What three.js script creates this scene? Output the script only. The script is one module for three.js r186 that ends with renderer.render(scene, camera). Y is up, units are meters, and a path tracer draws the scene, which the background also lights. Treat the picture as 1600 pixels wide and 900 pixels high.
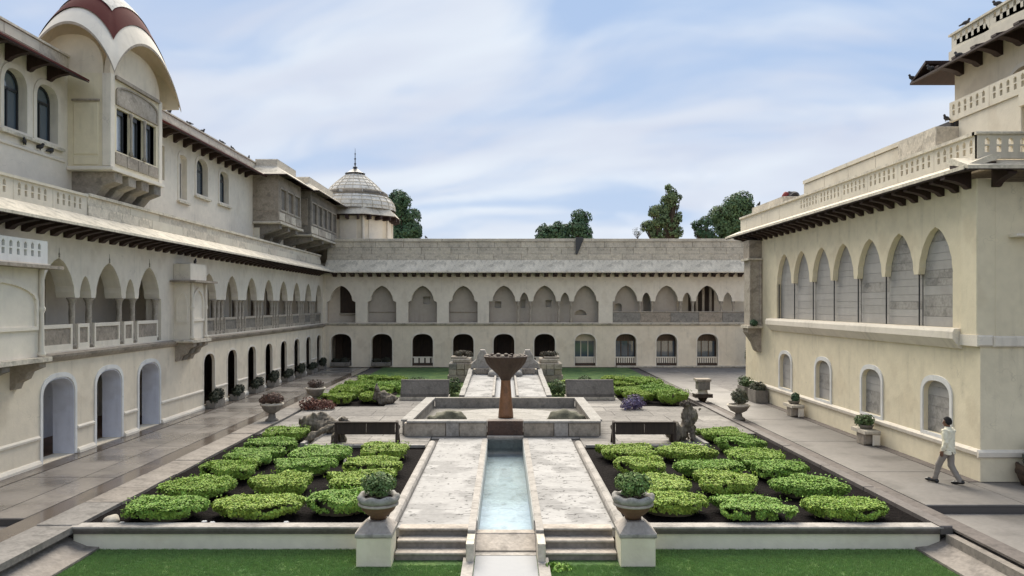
import * as THREE from 'three';
import { mergeGeometries, mergeVertices } from 'three/addons/utils/BufferGeometryUtils.js';

// ---------- camera ----------
const scene = new THREE.Scene();
const EYE = 4.75;
const camera = new THREE.PerspectiveCamera(2 * Math.atan(450 / 1220) * 180 / Math.PI, 16 / 9, 0.1, 3000);
camera.position.set(0, EYE, 0);
camera.lookAt(0, EYE, -50);
camera.setViewOffset(1600, 900, 12, -25, 1600, 900);      // shifted lens: verticals stay upright
camera.updateProjectionMatrix();

// ---------- renderer, exposure ----------
const renderer = new THREE.WebGLRenderer({ antialias: true });
renderer.toneMapping = THREE.LinearToneMapping;
renderer.toneMappingExposure = 1.84;
renderer.shadowMap.enabled = true;

// ---------- random and noise ----------
function rng(seed) { let a = seed >>> 0; return () => { a = (a + 0x6D2B79F5) | 0; let t = Math.imul(a ^ (a >>> 15), 1 | a); t = (t + Math.imul(t ^ (t >>> 7), 61 | t)) ^ t; return ((t ^ (t >>> 14)) >>> 0) / 4294967296; }; }
function hash2(x, y, s = 0) { let h = Math.imul(x, 374761393) + Math.imul(y, 668265263) + Math.imul(s, 2147483647 ^ 0x5bd1e995); h = Math.imul(h ^ (h >>> 13), 1274126177); return ((h ^ (h >>> 16)) >>> 0) / 4294967296; }
function pnoise(x, y, px, py, s = 0) {
  const xi = Math.floor(x), yi = Math.floor(y), fx = x - xi, fy = y - yi, u = fx * fx * (3 - 2 * fx), v = fy * fy * (3 - 2 * fy);
  const m = (a, p) => ((a % p) + p) % p;
  const a = hash2(m(xi, px), m(yi, py), s), b = hash2(m(xi + 1, px), m(yi, py), s), c = hash2(m(xi, px), m(yi + 1, py), s), d = hash2(m(xi + 1, px), m(yi + 1, py), s);
  return a + (b - a) * u + (c - a) * v + (a - b - c + d) * u * v;
}
function fbm(x, y, px, py, oct, s = 0) { let v = 0, a = 0.5, t = 0; for (let i = 0; i < oct; i++) { v += a * pnoise(x, y, px, py, s + i); t += a; a *= 0.5; x *= 2; y *= 2; px *= 2; py *= 2; } return v / t; }
function noise3(x, y, z, s = 0) { const zi = Math.floor(z), f = z - zi, w = f * f * (3 - 2 * f), B = 1 << 20; return pnoise(x, y, B, B, s + zi * 17) * (1 - w) + pnoise(x, y, B, B, s + (zi + 1) * 17) * w; }
const clamp = (x, a = 0, b = 1) => Math.min(b, Math.max(a, x));
const sstep = (a, b, x) => { const t = clamp((x - a) / (b - a)); return t * t * (3 - 2 * t); };

// ---------- sky: thin broken cloud over pale blue, computed for the whole dome ----------
{
  const W = 2048, Hh = 1024, data = new Float32Array(W * Hh * 4);
  const B = 4096;
  for (let j = 0; j < Hh; j++) {
    const el = ((j + 0.5) / Hh - 0.5) * Math.PI, sy = Math.sin(el), cy = Math.cos(el);
    for (let i = 0; i < W; i++) {
      const az = ((i + 0.5) / W - 0.5) * 2 * Math.PI, dx = Math.cos(az) * cy, dz = Math.sin(az) * cy;
      const k = (j * W + i) * 4;
      const up = Math.max(sy, 0);
      // clear air: deeper blue to the right of the view (+x), milky near the horizon
      const hz = Math.exp(-up * 7);
      const side = 0.5 + 0.5 * dx;
      let r = 0.275 + 0.09 * (1 - side), g = 0.40 + 0.05 * (1 - side), b = 0.62;
      r += (0.52 - r) * hz; g += (0.59 - g) * hz; b += (0.69 - b) * hz;
      // stretched high cloud on a plane, domain warped
      const q = 1 / (up + 0.16), px = (dx + 0.35 * dz) * q, pz = (dz - 0.35 * dx) * q;
      const wx = fbm(px * 0.7 + 40, pz * 0.7 + 11, B, B, 3, 5) - 0.5, wz = fbm(px * 0.7 + 9, pz * 0.7 + 70, B, B, 3, 9) - 0.5;
      const n1 = fbm(px * 0.75 + wx * 2.4 + 100.3, pz * 1.35 + wz * 3.0 + 57.1, B, B, 7, 21);
      const n2 = fbm(px * 2.0 + wx * 3 + 31, pz * 3.6 + 18 + wz * 3, B, B, 6, 33);
      const c = sstep(0.43 - 0.13 * (1 - side) - 0.10 * up, 0.62 - 0.08 * (1 - side), n1 * 0.66 + n2 * 0.34 + 0.01);
      const shade = fbm(px * 0.9 + 3.2 + wx, pz * 2.0 + 8.8 + wz, B, B, 6, 44), f = 1 + 0.62 * (shade - 0.5);
      r += (0.585 * f - r) * c * 0.92; g += (0.62 * f - g) * c * 0.92; b += (0.69 * (0.35 + 0.65 * f) - b) * c * 0.92;
      // heaped cloud low over the horizon
      const hn = fbm(az * 5 + 200, el * 11 + 30, B, B, 6, 61), heap = sstep(0.0, 0.05, hn * 0.42 - 0.10 - up) * sstep(-0.05, 0.03, sy);
      const hs = 0.70 + 0.10 * (fbm(az * 9 + 7, el * 20, B, B, 4, 66) - 0.5);
      r += (hs * 0.95 - r) * heap * 0.7; g += (hs - g) * heap * 0.7; b += (hs * 1.09 - b) * heap * 0.7;
      if (sy < 0) { const t = sstep(0, -0.05, sy); r += (0.30 - r) * t; g += (0.29 - g) * t; b += (0.27 - b) * t; }
      data[k] = r * 0.725; data[k + 1] = g * 0.735; data[k + 2] = b * 0.735; data[k + 3] = 1;
    }
  }
  const sky = new THREE.DataTexture(data, W, Hh, THREE.RGBAFormat, THREE.FloatType);
  sky.mapping = THREE.EquirectangularReflectionMapping; sky.magFilter = THREE.LinearFilter; sky.minFilter = THREE.LinearFilter; sky.wrapS = THREE.RepeatWrapping; sky.needsUpdate = true;
  scene.background = sky; scene.environment = sky;
}

// ---------- sun: high behind thin cloud, ahead and to the left, very soft ----------
const sun = new THREE.DirectionalLight(new THREE.Color(1.0, 0.92, 0.78), 4.3);
sun.position.set(-6, 70, -100); sun.target.position.set(0, 0, -32);
sun.castShadow = true; sun.shadow.radius = 96; sun.shadow.mapSize.set(2048, 2048);
Object.assign(sun.shadow.camera, { left: -60, right: 60, top: 60, bottom: -60, near: 1, far: 220 });
scene.add(sun, sun.target);

// ---------- object helpers ----------
const V = (x, y, z) => new THREE.Vector3(x, y, z);
const used = new Map(), origin = new WeakMap();
function numbered(n) { const c = used.get(n) || 0; used.set(n, c + 1); return c ? `${n}_${String(c).padStart(3, '0')}` : n; }
function shadowed(o) { o.castShadow = true; o.receiveShadow = true; return o; }
function thing(name, label, category, pos = [0, 0, 0], group, turn = 0) {
  const o = new THREE.Group(); o.name = numbered(name); o.position.set(...pos); o.rotation.y = turn; scene.add(o);
  o.userData = { label, category }; if (group) o.userData.group = group;
  origin.set(o, o.position.clone()); return o;
}
// uv in metres by the way a face points
function boxUV(g0) {
  const g = g0.index ? g0.toNonIndexed() : g0, p = g.attributes.position, n = p.count, uv = new Float32Array(n * 2);
  if (!g.attributes.normal) g.computeVertexNormals();
  const A = V(), B = V(), C = V(), N = V();
  for (let i = 0; i < n; i += 3) {
    A.fromBufferAttribute(p, i); B.fromBufferAttribute(p, i + 1); C.fromBufferAttribute(p, i + 2);
    N.copy(B).sub(A).cross(C.sub(A));
    const ax = Math.abs(N.x), ay = Math.abs(N.y), az = Math.abs(N.z);
    for (let j = i; j < i + 3; j++) {
      const x = p.getX(j), y = p.getY(j), z = p.getZ(j);
      if (ay >= ax && ay >= az) { uv[j * 2] = x; uv[j * 2 + 1] = z; } else if (ax >= az) { uv[j * 2] = z + 0.37; uv[j * 2 + 1] = y; } else { uv[j * 2] = x; uv[j * 2 + 1] = y; }
    }
  }
  g.setAttribute('uv', new THREE.BufferAttribute(uv, 2)); return g;
}
// geometry given in world metres, hung under its parent
function part(name, geo, mat, parent, keepUV) {
  const g = keepUV ? geo : boxUV(geo); const o = origin.get(parent) || V(0, 0, 0);
  if (o.lengthSq() > 0) g.translate(-o.x, -o.y, -o.z);
  const m = shadowed(new THREE.Mesh(g, mat)); m.name = parent === scene ? numbered(name) : name; parent.add(m); origin.set(m, o); return m;
}
// shared geometry (own base at 0,0,0) put at a world point
function put(name, geo, mat, parent, x, y, z, turn = 0, sc) {
  const o = origin.get(parent) || V(0, 0, 0), m = shadowed(new THREE.Mesh(geo, mat));
  m.name = parent === scene ? numbered(name) : name; m.position.set(x - o.x, y - o.y, z - o.z); m.rotation.y = turn; if (sc) m.scale.set(...sc); parent.add(m); origin.set(m, V(x, y, z)); return m;
}
function struct(name, geo, mat, label) { const m = part(name, geo, mat, scene); m.userData = { kind: 'structure' }; if (label) m.userData.label = label; return m; }
function tag(m, label, category, group) { m.userData = { label, category }; if (group) m.userData.group = group; return m; }
function copyOf(o, pos, turn, label, sc) {
  const c = o.clone(); c.name = numbered(o.name.replace(/_\d{3}$/, '')); c.position.set(...pos); c.rotation.y = turn; if (sc) c.scale.set(...sc);
  c.userData = { ...o.userData }; if (label) c.userData.label = label; scene.add(c); return c;
}

// ---------- shape helpers ----------
const bx = (x0, x1, y0, y1, z0, z1) => { const g = new THREE.BoxGeometry(Math.abs(x1 - x0), Math.abs(y1 - y0), Math.abs(z1 - z0)); g.translate((x0 + x1) / 2, (y0 + y1) / 2, (z0 + z1) / 2); return g; };
const merge = a => mergeGeometries(a.map(g => { const h = g.index ? g.toNonIndexed() : g.clone(); for (const k of Object.keys(h.attributes)) if (k !== 'position' && k !== 'normal') h.deleteAttribute(k); if (!h.attributes.normal) h.computeVertexNormals(); return h; }));
// box with softened edges
function soft(x0, x1, y0, y1, z0, z1, r = 0.02) {
  const w = Math.abs(x1 - x0), h = Math.abs(y1 - y0), d = Math.abs(z1 - z0); r = Math.min(r, w / 3, h / 3, d / 3);
  const s = new THREE.Shape(); s.moveTo(-w / 2 + r, -h / 2 + r); s.lineTo(w / 2 - r, -h / 2 + r); s.lineTo(w / 2 - r, h / 2 - r); s.lineTo(-w / 2 + r, h / 2 - r); s.closePath();
  const g = new THREE.ExtrudeGeometry(s, { depth: d - 2 * r, bevelEnabled: true, bevelThickness: r, bevelSize: r, bevelSegments: 1 });
  g.translate((x0 + x1) / 2, (y0 + y1) / 2, (z0 + z1) / 2 - d / 2 + r); g.deleteAttribute('uv'); return g;
}
const lathe = (pts, n = 20) => new THREE.LatheGeometry(pts.map(p => new THREE.Vector2(p[0], p[1])), n);
// run a flat profile [[across, up], ...] along a straight line; A gives (across, up, along) -> world
function sweep(profile, s0, s1, map) {
  const s = new THREE.Shape(profile.map(p => new THREE.Vector2(p[0], p[1])));
  const g = new THREE.ExtrudeGeometry(s, { depth: s1 - s0, bevelEnabled: false }); g.deleteAttribute('uv');
  const p = g.attributes.position; for (let i = 0; i < p.count; i++) { const v = map(p.getX(i), p.getY(i), p.getZ(i) + s0); p.setXYZ(i, v[0], v[1], v[2]); }
  return fix(g);
}
// facets recomputed; triangles turned outward where a mapping mirrors
function fix(g, flip) {
  g = g.index ? g.toNonIndexed() : g;
  const det = flip; if (det) { const p = g.attributes.position.array; for (let i = 0; i < p.length; i += 9) for (let k = 0; k < 3; k++) { const t = p[i + 3 + k]; p[i + 3 + k] = p[i + 6 + k]; p[i + 6 + k] = t; } }
  g.computeVertexNormals(); return g;
}
// arch curves, from right spring to left spring
function archTop(c, w, sp, ap, kind = 'pointed', n = 13) {
  const R = []; const half = [];
  for (let i = 0; i <= n; i++) {
    const h = i / n; let x, y = sp + (ap - sp) * h;
    if (kind === 'pointed') {
      const t = Math.pow(h, 0.9); x = w / 2 * Math.pow(1 - t * t, 0.66);
      x -= 0.022 * w * Math.pow(Math.abs(Math.sin(Math.PI * 3.5 * h)), 1.5) * (1 - h);
      x = Math.max(x, 0); 
    } else { const th = h * Math.PI / 2; x = w / 2 * Math.pow(Math.cos(th), 0.8); y = sp + (ap - sp) * Math.pow(Math.sin(th), 0.85); }
    half.push([x, y]);
  }
  for (const [x, y] of half) R.push([c + x, y]);
  for (let i = n - 1; i >= 0; i--) R.push([c - half[i][0], half[i][1]]);
  return R;
}
function archHole(c, w, y0, sp, ap, kind) { return [[c - w / 2, y0], [c + w / 2, y0], ...archTop(c, w, sp, ap, kind)]; }
function arcade(s0, s1, y0, list) {     // open below the springing, arches above; list rising in s
  const pts = [[s0, y0], [s1, y0]];
  const l = [...list].reverse(); const spr = l[0].sp;
  pts.push([s1, spr]);
  for (const a of l) { if (a.half) { pts.push(...a.half); continue; } pts.push(...archTop(a.c, a.w, a.sp, a.ap, 'pointed')); }
  pts.push([s0, spr]);
  const out = []; for (const p of pts) { const q = out[out.length - 1]; if (!q || Math.hypot(p[0] - q[0], p[1] - q[1]) > 1e-4) out.push(p); }
  return out;
}
function wallShape(outline, holes, depth) {
  const s = new THREE.Shape(outline.map(p => new THREE.Vector2(p[0], p[1])));
  for (const h of holes) s.holes.push(new THREE.Path(h.map(p => new THREE.Vector2(p[0], p[1]))));
  const g = new THREE.ExtrudeGeometry(s, { depth, bevelEnabled: false }); g.deleteAttribute('uv'); return g;
}
// walls: local (s along, y up, d into the wall) -> world
const SIDE = {
  left: (face) => (s, y, d) => [face - d, y, -s],
  right: (face) => (s, y, d) => [face + d, y, -s],
  back: (face) => (s, y, d) => [s, y, -face - d],
};
function mapped(g, f, mirror) { g = g.index ? g.toNonIndexed() : g; const p = g.attributes.position; for (let i = 0; i < p.count; i++) { const v = f(p.getX(i), p.getY(i), p.getZ(i)); p.setXYZ(i, v[0], v[1], v[2]); } return fix(g, mirror); }
const rect = (s0, s1, y0, y1) => [[s0, y0], [s1, y0], [s1, y1], [s0, y1]];
// a ring (trim) round an opening: outline minus a smaller one
// arch lining open at the bottom
function lining(outer, inner, depth) { return wallShape([...outer.slice(1), outer[0], inner[0], ...inner.slice(1).reverse()], [], depth); }
function ring(outer, inner, depth) { return wallShape(outer, [inner], depth); }

// implicit surface meshed by surface nets
function netSurface(f, lo, hi, cell) {
  const nx = Math.ceil((hi[0] - lo[0]) / cell) + 1, ny = Math.ceil((hi[1] - lo[1]) / cell) + 1, nz = Math.ceil((hi[2] - lo[2]) / cell) + 1;
  const F = new Float32Array(nx * ny * nz), id = (i, j, k) => (k * ny + j) * nx + i;
  for (let k = 0; k < nz; k++) for (let j = 0; j < ny; j++) for (let i = 0; i < nx; i++) F[id(i, j, k)] = f(lo[0] + i * cell, lo[1] + j * cell, lo[2] + k * cell);
  const vi = new Int32Array(nx * ny * nz).fill(-1), pos = [], idx = [];
  const E = [[0, 1], [2, 3], [4, 5], [6, 7], [0, 2], [1, 3], [4, 6], [5, 7], [0, 4], [1, 5], [2, 6], [3, 7]];
  for (let k = 0; k < nz - 1; k++) for (let j = 0; j < ny - 1; j++) for (let i = 0; i < nx - 1; i++) {
    const c = []; let m = 0; for (let q = 0; q < 8; q++) { const v = F[id(i + (q & 1), j + ((q >> 1) & 1), k + (q >> 2))]; c.push(v); if (v < 0) m |= 1 << q; }
    if (m === 0 || m === 255) continue;
    let x = 0, y = 0, z = 0, n = 0;
    for (const [a, b] of E) { const A = c[a], Bv = c[b]; if ((A < 0) === (Bv < 0)) continue; const t = A / (A - Bv); x += (a & 1) + t * ((b & 1) - (a & 1)); y += ((a >> 1) & 1) + t * (((b >> 1) & 1) - ((a >> 1) & 1)); z += (a >> 2) + t * ((b >> 2) - (a >> 2)); n++; }
    vi[id(i, j, k)] = pos.length / 3; pos.push(lo[0] + (i + x / n) * cell, lo[1] + (j + y / n) * cell, lo[2] + (k + z / n) * cell);
  }
  const quad = (a, b, c, d, fl) => { if (a < 0 || b < 0 || c < 0 || d < 0) return; if (fl) idx.push(a, c, b, a, d, c); else idx.push(a, b, c, a, c, d); };
  for (let k = 1; k < nz - 1; k++) for (let j = 1; j < ny - 1; j++) for (let i = 1; i < nx - 1; i++) {
    const v = F[id(i, j, k)] < 0;
    if (v !== F[id(i + 1, j, k)] < 0) quad(vi[id(i, j - 1, k - 1)], vi[id(i, j, k - 1)], vi[id(i, j, k)], vi[id(i, j - 1, k)], !v);
    if (v !== F[id(i, j + 1, k)] < 0) quad(vi[id(i - 1, j, k - 1)], vi[id(i - 1, j, k)], vi[id(i, j, k)], vi[id(i, j, k - 1)], !v);
    if (v !== F[id(i, j, k + 1)] < 0) quad(vi[id(i - 1, j - 1, k)], vi[id(i, j - 1, k)], vi[id(i, j, k)], vi[id(i - 1, j, k)], !v);
  }
  const g = new THREE.BufferGeometry(); g.setAttribute('position', new THREE.Float32BufferAttribute(pos, 3)); g.setIndex(idx); g.computeVertexNormals();
  return g;
}
const smin = (a, b, k) => { const h = clamp(0.5 + 0.5 * (b - a) / k); return b + (a - b) * h - k * h * (1 - h); };
function capsule(a, b, ra, rb) {
  const ba = [b[0] - a[0], b[1] - a[1], b[2] - a[2]], L = ba[0] ** 2 + ba[1] ** 2 + ba[2] ** 2;
  return (x, y, z) => { const px = x - a[0], py = y - a[1], pz = z - a[2], h = clamp((px * ba[0] + py * ba[1] + pz * ba[2]) / L); return Math.hypot(px - ba[0] * h, py - ba[1] * h, pz - ba[2] * h) - (ra + (rb - ra) * h); };
}
const ellip = (c, r) => (x, y, z) => { const k = Math.hypot((x - c[0]) / r[0], (y - c[1]) / r[1], (z - c[2]) / r[2]); return (k - 1) * Math.min(...r); };
const blend = (fs, k) => (x, y, z) => { let d = 1e3; for (const f of fs) d = smin(d, f(x, y, z), k); return d; };

// ---------- surface textures: grain, stains, wear ----------
function tex(size, fn, srgb = true, rep = 1) {
  const d = new Uint8Array(size * size * 4);
  for (let j = 0; j < size; j++) for (let i = 0; i < size; i++) { const c = fn(i / size, j / size), k = (j * size + i) * 4; d[k] = clamp(c[0]) * 255; d[k + 1] = clamp(c[1]) * 255; d[k + 2] = clamp(c[2]) * 255; d[k + 3] = 255; }
  const t = new THREE.DataTexture(d, size, size, THREE.RGBAFormat); t.wrapS = t.wrapT = THREE.RepeatWrapping; t.magFilter = THREE.LinearFilter; t.minFilter = THREE.LinearMipmapLinearFilter; t.generateMipmaps = true;
  if (srgb) t.colorSpace = THREE.SRGBColorSpace; t.repeat.set(rep, rep); t.needsUpdate = true; return t;
}
const grey = v => [v, v, v];
const N = (u, v, f, o, s) => fbm(u * f, v * f, f, f, o, s);
function scaled(t, rep) { const c = t.clone(); c.repeat.set(rep, rep); c.needsUpdate = true; return c; }
// line-like cracks: narrow valleys of a warped noise, only in some places
const crack = (u, v, f, s, w) => { const a = N(u, v, f, 4, s), m = sstep(0.52, 0.66, N(u, v, Math.max(2, f >> 1), 3, s + 50)); return (1 - sstep(0, w, Math.abs(a - 0.5))) * m; };

const tPlaster = tex(512, (u, v) => { const a = N(u, v, 3, 5, 1), b = N(u, v, 24, 3, 2), st = sstep(0.60, 0.78, N(u, v, 6, 5, 3)); const sk = sstep(0.56, 0.74, fbm(u * 36, v * 3, 36, 3, 4, 5)) * sstep(0.45, 0.6, N(u, v, 4, 4, 6)), cr = crack(u, v, 6, 9, 0.006); const k = 0.94 + 0.09 * (a - 0.5) + 0.06 * (b - 0.5) - 0.035 * st - 0.03 * sk - 0.08 * cr; return [k, k - 0.006 * st, k - 0.012 * st]; }, true, 1 / 5);
const tPlasterB = tex(256, (u, v) => grey(0.5 + 0.5 * (N(u, v, 32, 3, 7) - 0.5) + 0.3 * (N(u, v, 4, 3, 8) - 0.5)), false, 1 / 1.6);
const tStone = tex(512, (u, v) => { const a = N(u, v, 4, 6, 11), b = N(u, v, 40, 3, 12), dk = sstep(0.54, 0.72, N(u, v, 9, 5, 13)); const k = 0.90 + 0.24 * (a - 0.5) + 0.18 * (b - 0.5) - 0.11 * dk; return [k, k - 0.004, k - 0.012]; }, true, 1 / 2.2);
const tStoneB = tex(256, (u, v) => grey(0.5 + 0.8 * (N(u, v, 14, 5, 15) - 0.5)), false, 1 / 1.1);
const tMarble = tex(1024, (u, v) => { const uu = u, vv = v * 2.0; const a = N(u, v, 5, 5, 21), b = N(u, v, 60, 3, 22);
  const c1 = crack(uu, vv * 1.5, 4, 23, 0.012), c2 = crack(uu, vv * 1.5, 8, 29, 0.018) * 0.85, pit = sstep(0.76, 0.82, N(u, v, 44, 2, 25));
  const bl = sstep(0.5, 0.72, N(u, v, 6, 5, 27)); const k = 0.90 + 0.10 * (a - 0.5) + 0.10 * (b - 0.5) - 0.13 * bl - 0.6 * Math.max(c1, c2) - 0.25 * pit; return [k + 0.004, k, k - 0.004]; }, true, 1 / 5);
const tMarbleB = tex(1024, (u, v) => grey(0.55 + 0.45 * (N(u, v, 10, 5, 24) - 0.5) - 0.5 * Math.max(crack(u, v * 3, 4, 23, 0.012), crack(u, v * 3, 8, 29, 0.018))), false, 1 / 5);
const tPave = tex(1024, (u, v) => { const a = N(u, v, 3, 6, 31), b = N(u, v, 70, 3, 32), c = crack(u, v, 5, 33, 0.010), st = sstep(0.5, 0.7, N(u, v, 5, 5, 35)); const k = 0.88 + 0.20 * (a - 0.5) + 0.10 * (b - 0.5) - 0.14 * st - 0.35 * c; return [k + 0.006, k, k - 0.008]; }, true, 1 / 6);
const tPaveB = tex(512, (u, v) => grey(0.5 + 0.6 * (N(u, v, 20, 5, 36) - 0.5) - 0.4 * crack(u, v, 5, 33, 0.010)), false, 1 / 6);
const tWet = tex(512, (u, v) => { const a = sstep(0.34, 0.66, N(u, v, 4, 5, 41)); const k = 0.22 + 0.46 * a + 0.06 * N(u, v, 40, 2, 42); return [k, k, k]; }, false, 1 / 7);
const tGrass = tex(512, (u, v) => { const a = N(u, v, 5, 5, 51), b = N(u, v, 90, 2, 52); const k = 0.80 + 0.35 * (a - 0.5) + 0.5 * (b - 0.5); return [k * (0.96 + 0.3 * (a - 0.5)), k, k * 0.92]; }, true, 1 / 2.6);
const tSoil = tex(512, (u, v) => { const k = 0.7 + 0.6 * (N(u, v, 26, 5, 61) - 0.5) + 0.5 * sstep(0.74, 0.80, N(u, v, 60, 2, 62)); return [k, k * 0.97, k * 0.97]; }, true, 1 / 1.5);
const tSoilB = tex(256, (u, v) => grey(N(u, v, 18, 5, 63)), false, 1 / 1.0);
const tWood = tex(512, (u, v) => { const a = fbm(u * 40, v * 3, 40, 3, 4, 71), b = N(u, v, 4, 4, 72); const k = 0.85 + 0.4 * (a - 0.5) + 0.25 * (b - 0.5); return [k, k * 0.98, k * 0.95]; }, true, 1 / 1.2);
const tRipple = tex(512, (u, v) => grey(0.5 + 0.7 * (N(u, v, 9, 4, 81) - 0.5)), false, 1 / 1.8);
const tBark = tex(256, (u, v) => { const a = fbm(u * 20, v * 5, 20, 5, 4, 91); const k = 0.75 + 0.7 * (a - 0.5); return [k, k * 0.97, k * 0.92]; }, true, 1);

const rgb = (r, g, b) => new THREE.Color().setRGB(r, g, b);
const mat = (c, o = {}) => new THREE.MeshStandardMaterial({ color: rgb(...c), roughness: 0.85, metalness: 0, ...o });
const plaster = (c, o) => mat(c, { map: tPlaster, bumpMap: tPlasterB, bumpScale: 0.006, roughness: 0.9, ...o });
const stone = (c, o) => mat(c, { map: tStone, bumpMap: tStoneB, bumpScale: 0.012, roughness: 0.88, ...o });
const M = {
  cream: plaster([0.83, 0.73, 0.575]),            // ochre-washed lime plaster
  creamWarm: plaster([0.82, 0.725, 0.53]),
  creamPale: plaster([0.84, 0.765, 0.65]),
  trim: plaster([0.80, 0.79, 0.76]),             // white limewashed trim
  jamb: plaster([0.74, 0.75, 0.82]),             // cool white reveals
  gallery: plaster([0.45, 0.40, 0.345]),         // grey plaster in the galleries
  
  eaveTop: stone([0.79, 0.72, 0.595]),
  parapet: stone([0.66, 0.60, 0.505]),
  parapetB: stone([0.70, 0.635, 0.53]),
  parapetC: stone([0.64, 0.58, 0.49]),
  lattice: plaster([0.72, 0.66, 0.54]),
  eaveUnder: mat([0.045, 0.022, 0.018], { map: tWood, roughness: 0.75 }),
  greyStone: stone([0.40, 0.345, 0.285]),
  greyStoneDark: stone([0.26, 0.235, 0.205]),
  column: stone([0.47, 0.415, 0.35]),
  screen: mat([0.30, 0.28, 0.255], { map: tStone, roughness: 0.8 }),
  board: mat([0.42, 0.40, 0.375], { map: tPlaster, roughness: 0.85 }),
  boardB: mat([0.445, 0.425, 0.40], { map: tPlaster, roughness: 0.85 }),
  boardC: mat([0.40, 0.38, 0.355], { map: tStone, roughness: 0.85 }),
  dark: mat([0.018, 0.016, 0.015], { roughness: 0.7 }),
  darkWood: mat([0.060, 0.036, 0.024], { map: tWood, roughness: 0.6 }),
  midWood: mat([0.12, 0.078, 0.052], { map: tWood, roughness: 0.6 }),

  terracotta: mat([0.22, 0.12, 0.075], { map: tPave, roughness: 0.6 }),
  skyGlass: new THREE.MeshPhysicalMaterial({ color: rgb(0.085, 0.115, 0.145), roughness: 0.06, metalness: 0, specularIntensity: 1, clearcoat: 1, clearcoatRoughness: 0.03 }),  // base colour lifted to blue grey, standing in for reflected sky
  paleSkyGlass: new THREE.MeshPhysicalMaterial({ color: rgb(0.50, 0.54, 0.60), roughness: 0.08, clearcoat: 1, clearcoatRoughness: 0.04 }),  // sky reflection of the oriel panes painted into a pale base colour
  frame: mat([0.02, 0.022, 0.026], { roughness: 0.45 }),
  metal: mat([0.06, 0.06, 0.062], { roughness: 0.45, metalness: 0.6 }),
  domeWhite: stone([0.80, 0.765, 0.70]),
  maroon: mat([0.10, 0.017, 0.014], { map: tPlaster, bumpMap: tPlasterB, bumpScale: 0.005, roughness: 1 }),
  marble: mat([0.45, 0.44, 0.43], { map: tMarble, bumpMap: tMarbleB, bumpScale: 0.02, roughness: 0.95 }),
  kerb: stone([0.43, 0.40, 0.37], { roughness: 0.95 }),
  stepStone: stone([0.50, 0.445, 0.39], { roughness: 0.95 }),
  palePath: stone([0.31, 0.275, 0.245]),
  pave: [[0.25, 0.232, 0.216], [0.268, 0.249, 0.232], [0.234, 0.217, 0.202]].map(c => mat(c, { map: tPave, bumpMap: tPaveB, bumpScale: 0.012, roughness: 0.62 })),
  paveWet: [[0.285, 0.257, 0.235], [0.305, 0.276, 0.252], [0.265, 0.239, 0.218]].map(c => mat(c, { map: tPave, bumpMap: tPaveB, bumpScale: 0.003, roughness: 1, roughnessMap: tWet })),
  plazaPave: [[0.26, 0.242, 0.226], [0.225, 0.209, 0.195], [0.31, 0.29, 0.27], [0.195, 0.181, 0.169]].map(c => stone(c, { roughness: 0.9 })),
  gutter: stone([0.17, 0.145, 0.132]),
  gutterWet: mat([0.17, 0.142, 0.122], { map: tPave, roughness: 0.5, roughnessMap: tWet }),
  joint: mat([0.085, 0.075, 0.068], { roughness: 0.9 }),
  bedKerb: stone([0.29, 0.256, 0.226]),
  bedKerbDark: mat([0.17, 0.148, 0.14], { map: tStone, roughness: 0.7 }),
  moss: stone([0.15, 0.145, 0.10]),
  soil: new THREE.MeshPhysicalMaterial({ color: rgb(0.012, 0.009, 0.009), map: tSoil, bumpMap: tSoilB, bumpScale: 0.05, roughness: 1, specularIntensity: 0.15 }),
  grass: mat([0.115, 0.20, 0.062], { map: tGrass, roughness: 1 }),
  grassPale: mat([0.13, 0.19, 0.045], { map: tGrass, roughness: 1 }),
  earth: mat([0.10, 0.085, 0.06], { map: tSoil, roughness: 1 }),
  wallBase: plaster([0.82, 0.77, 0.63]),
  pedestal: plaster([0.82, 0.75, 0.58]),
  capStone: stone([0.42, 0.375, 0.34], { roughness: 0.6 }),
  whiteStone: stone([0.36, 0.345, 0.325]),
  clay: mat([0.20, 0.105, 0.065], { map: tStone, roughness: 0.7 }),
  rust: mat([0.28, 0.135, 0.065], { map: tStone, bumpMap: tStoneB, bumpScale: 0.01, roughness: 0.5 }),
  rustDark: mat([0.075, 0.036, 0.022], { map: tStone, bumpMap: tStoneB, bumpScale: 0.02, roughness: 0.6 }),
  bowlDark: mat([0.080, 0.050, 0.036], { map: tStone, bumpMap: tStoneB, bumpScale: 0.02, roughness: 0.7 }),
  poolFloor: mat([0.53, 0.62, 0.67], { map: tStone, roughness: 0.6 }),
  poolWall: stone([0.55, 0.56, 0.55]),
  basinGrey: stone([0.33, 0.305, 0.272]),
  basinFloor: stone([0.20, 0.187, 0.17]),
  water: new THREE.MeshPhysicalMaterial({ color: rgb(0.93, 0.96, 0.97), roughness: 0.04, transmission: 1, thickness: 0, ior: 1.33, bumpMap: tRipple, bumpScale: 0.004 }),
  paleWater: new THREE.MeshPhysicalMaterial({ color: rgb(0.25, 0.255, 0.27), roughness: 0.7, bumpMap: tRipple, bumpScale: 0.01 }),
  benchDark: mat([0.05, 0.033, 0.025], { map: tWood, roughness: 0.8 }),
  benchGrey: stone([0.16, 0.145, 0.13]),
  bark: mat([0.12, 0.095, 0.07], { map: tBark, roughness: 1 }),
  potStone: stone([0.25, 0.225, 0.195]),
  tank: mat([0.04, 0.030, 0.026], { roughness: 0.5 }),
  bird: mat([0.035, 0.033, 0.036], { roughness: 0.8 }),
  stump: mat([0.27, 0.245, 0.215], { map: tBark, bumpMap: tStoneB, bumpScale: 0.02, roughness: 1 }),
};
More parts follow.
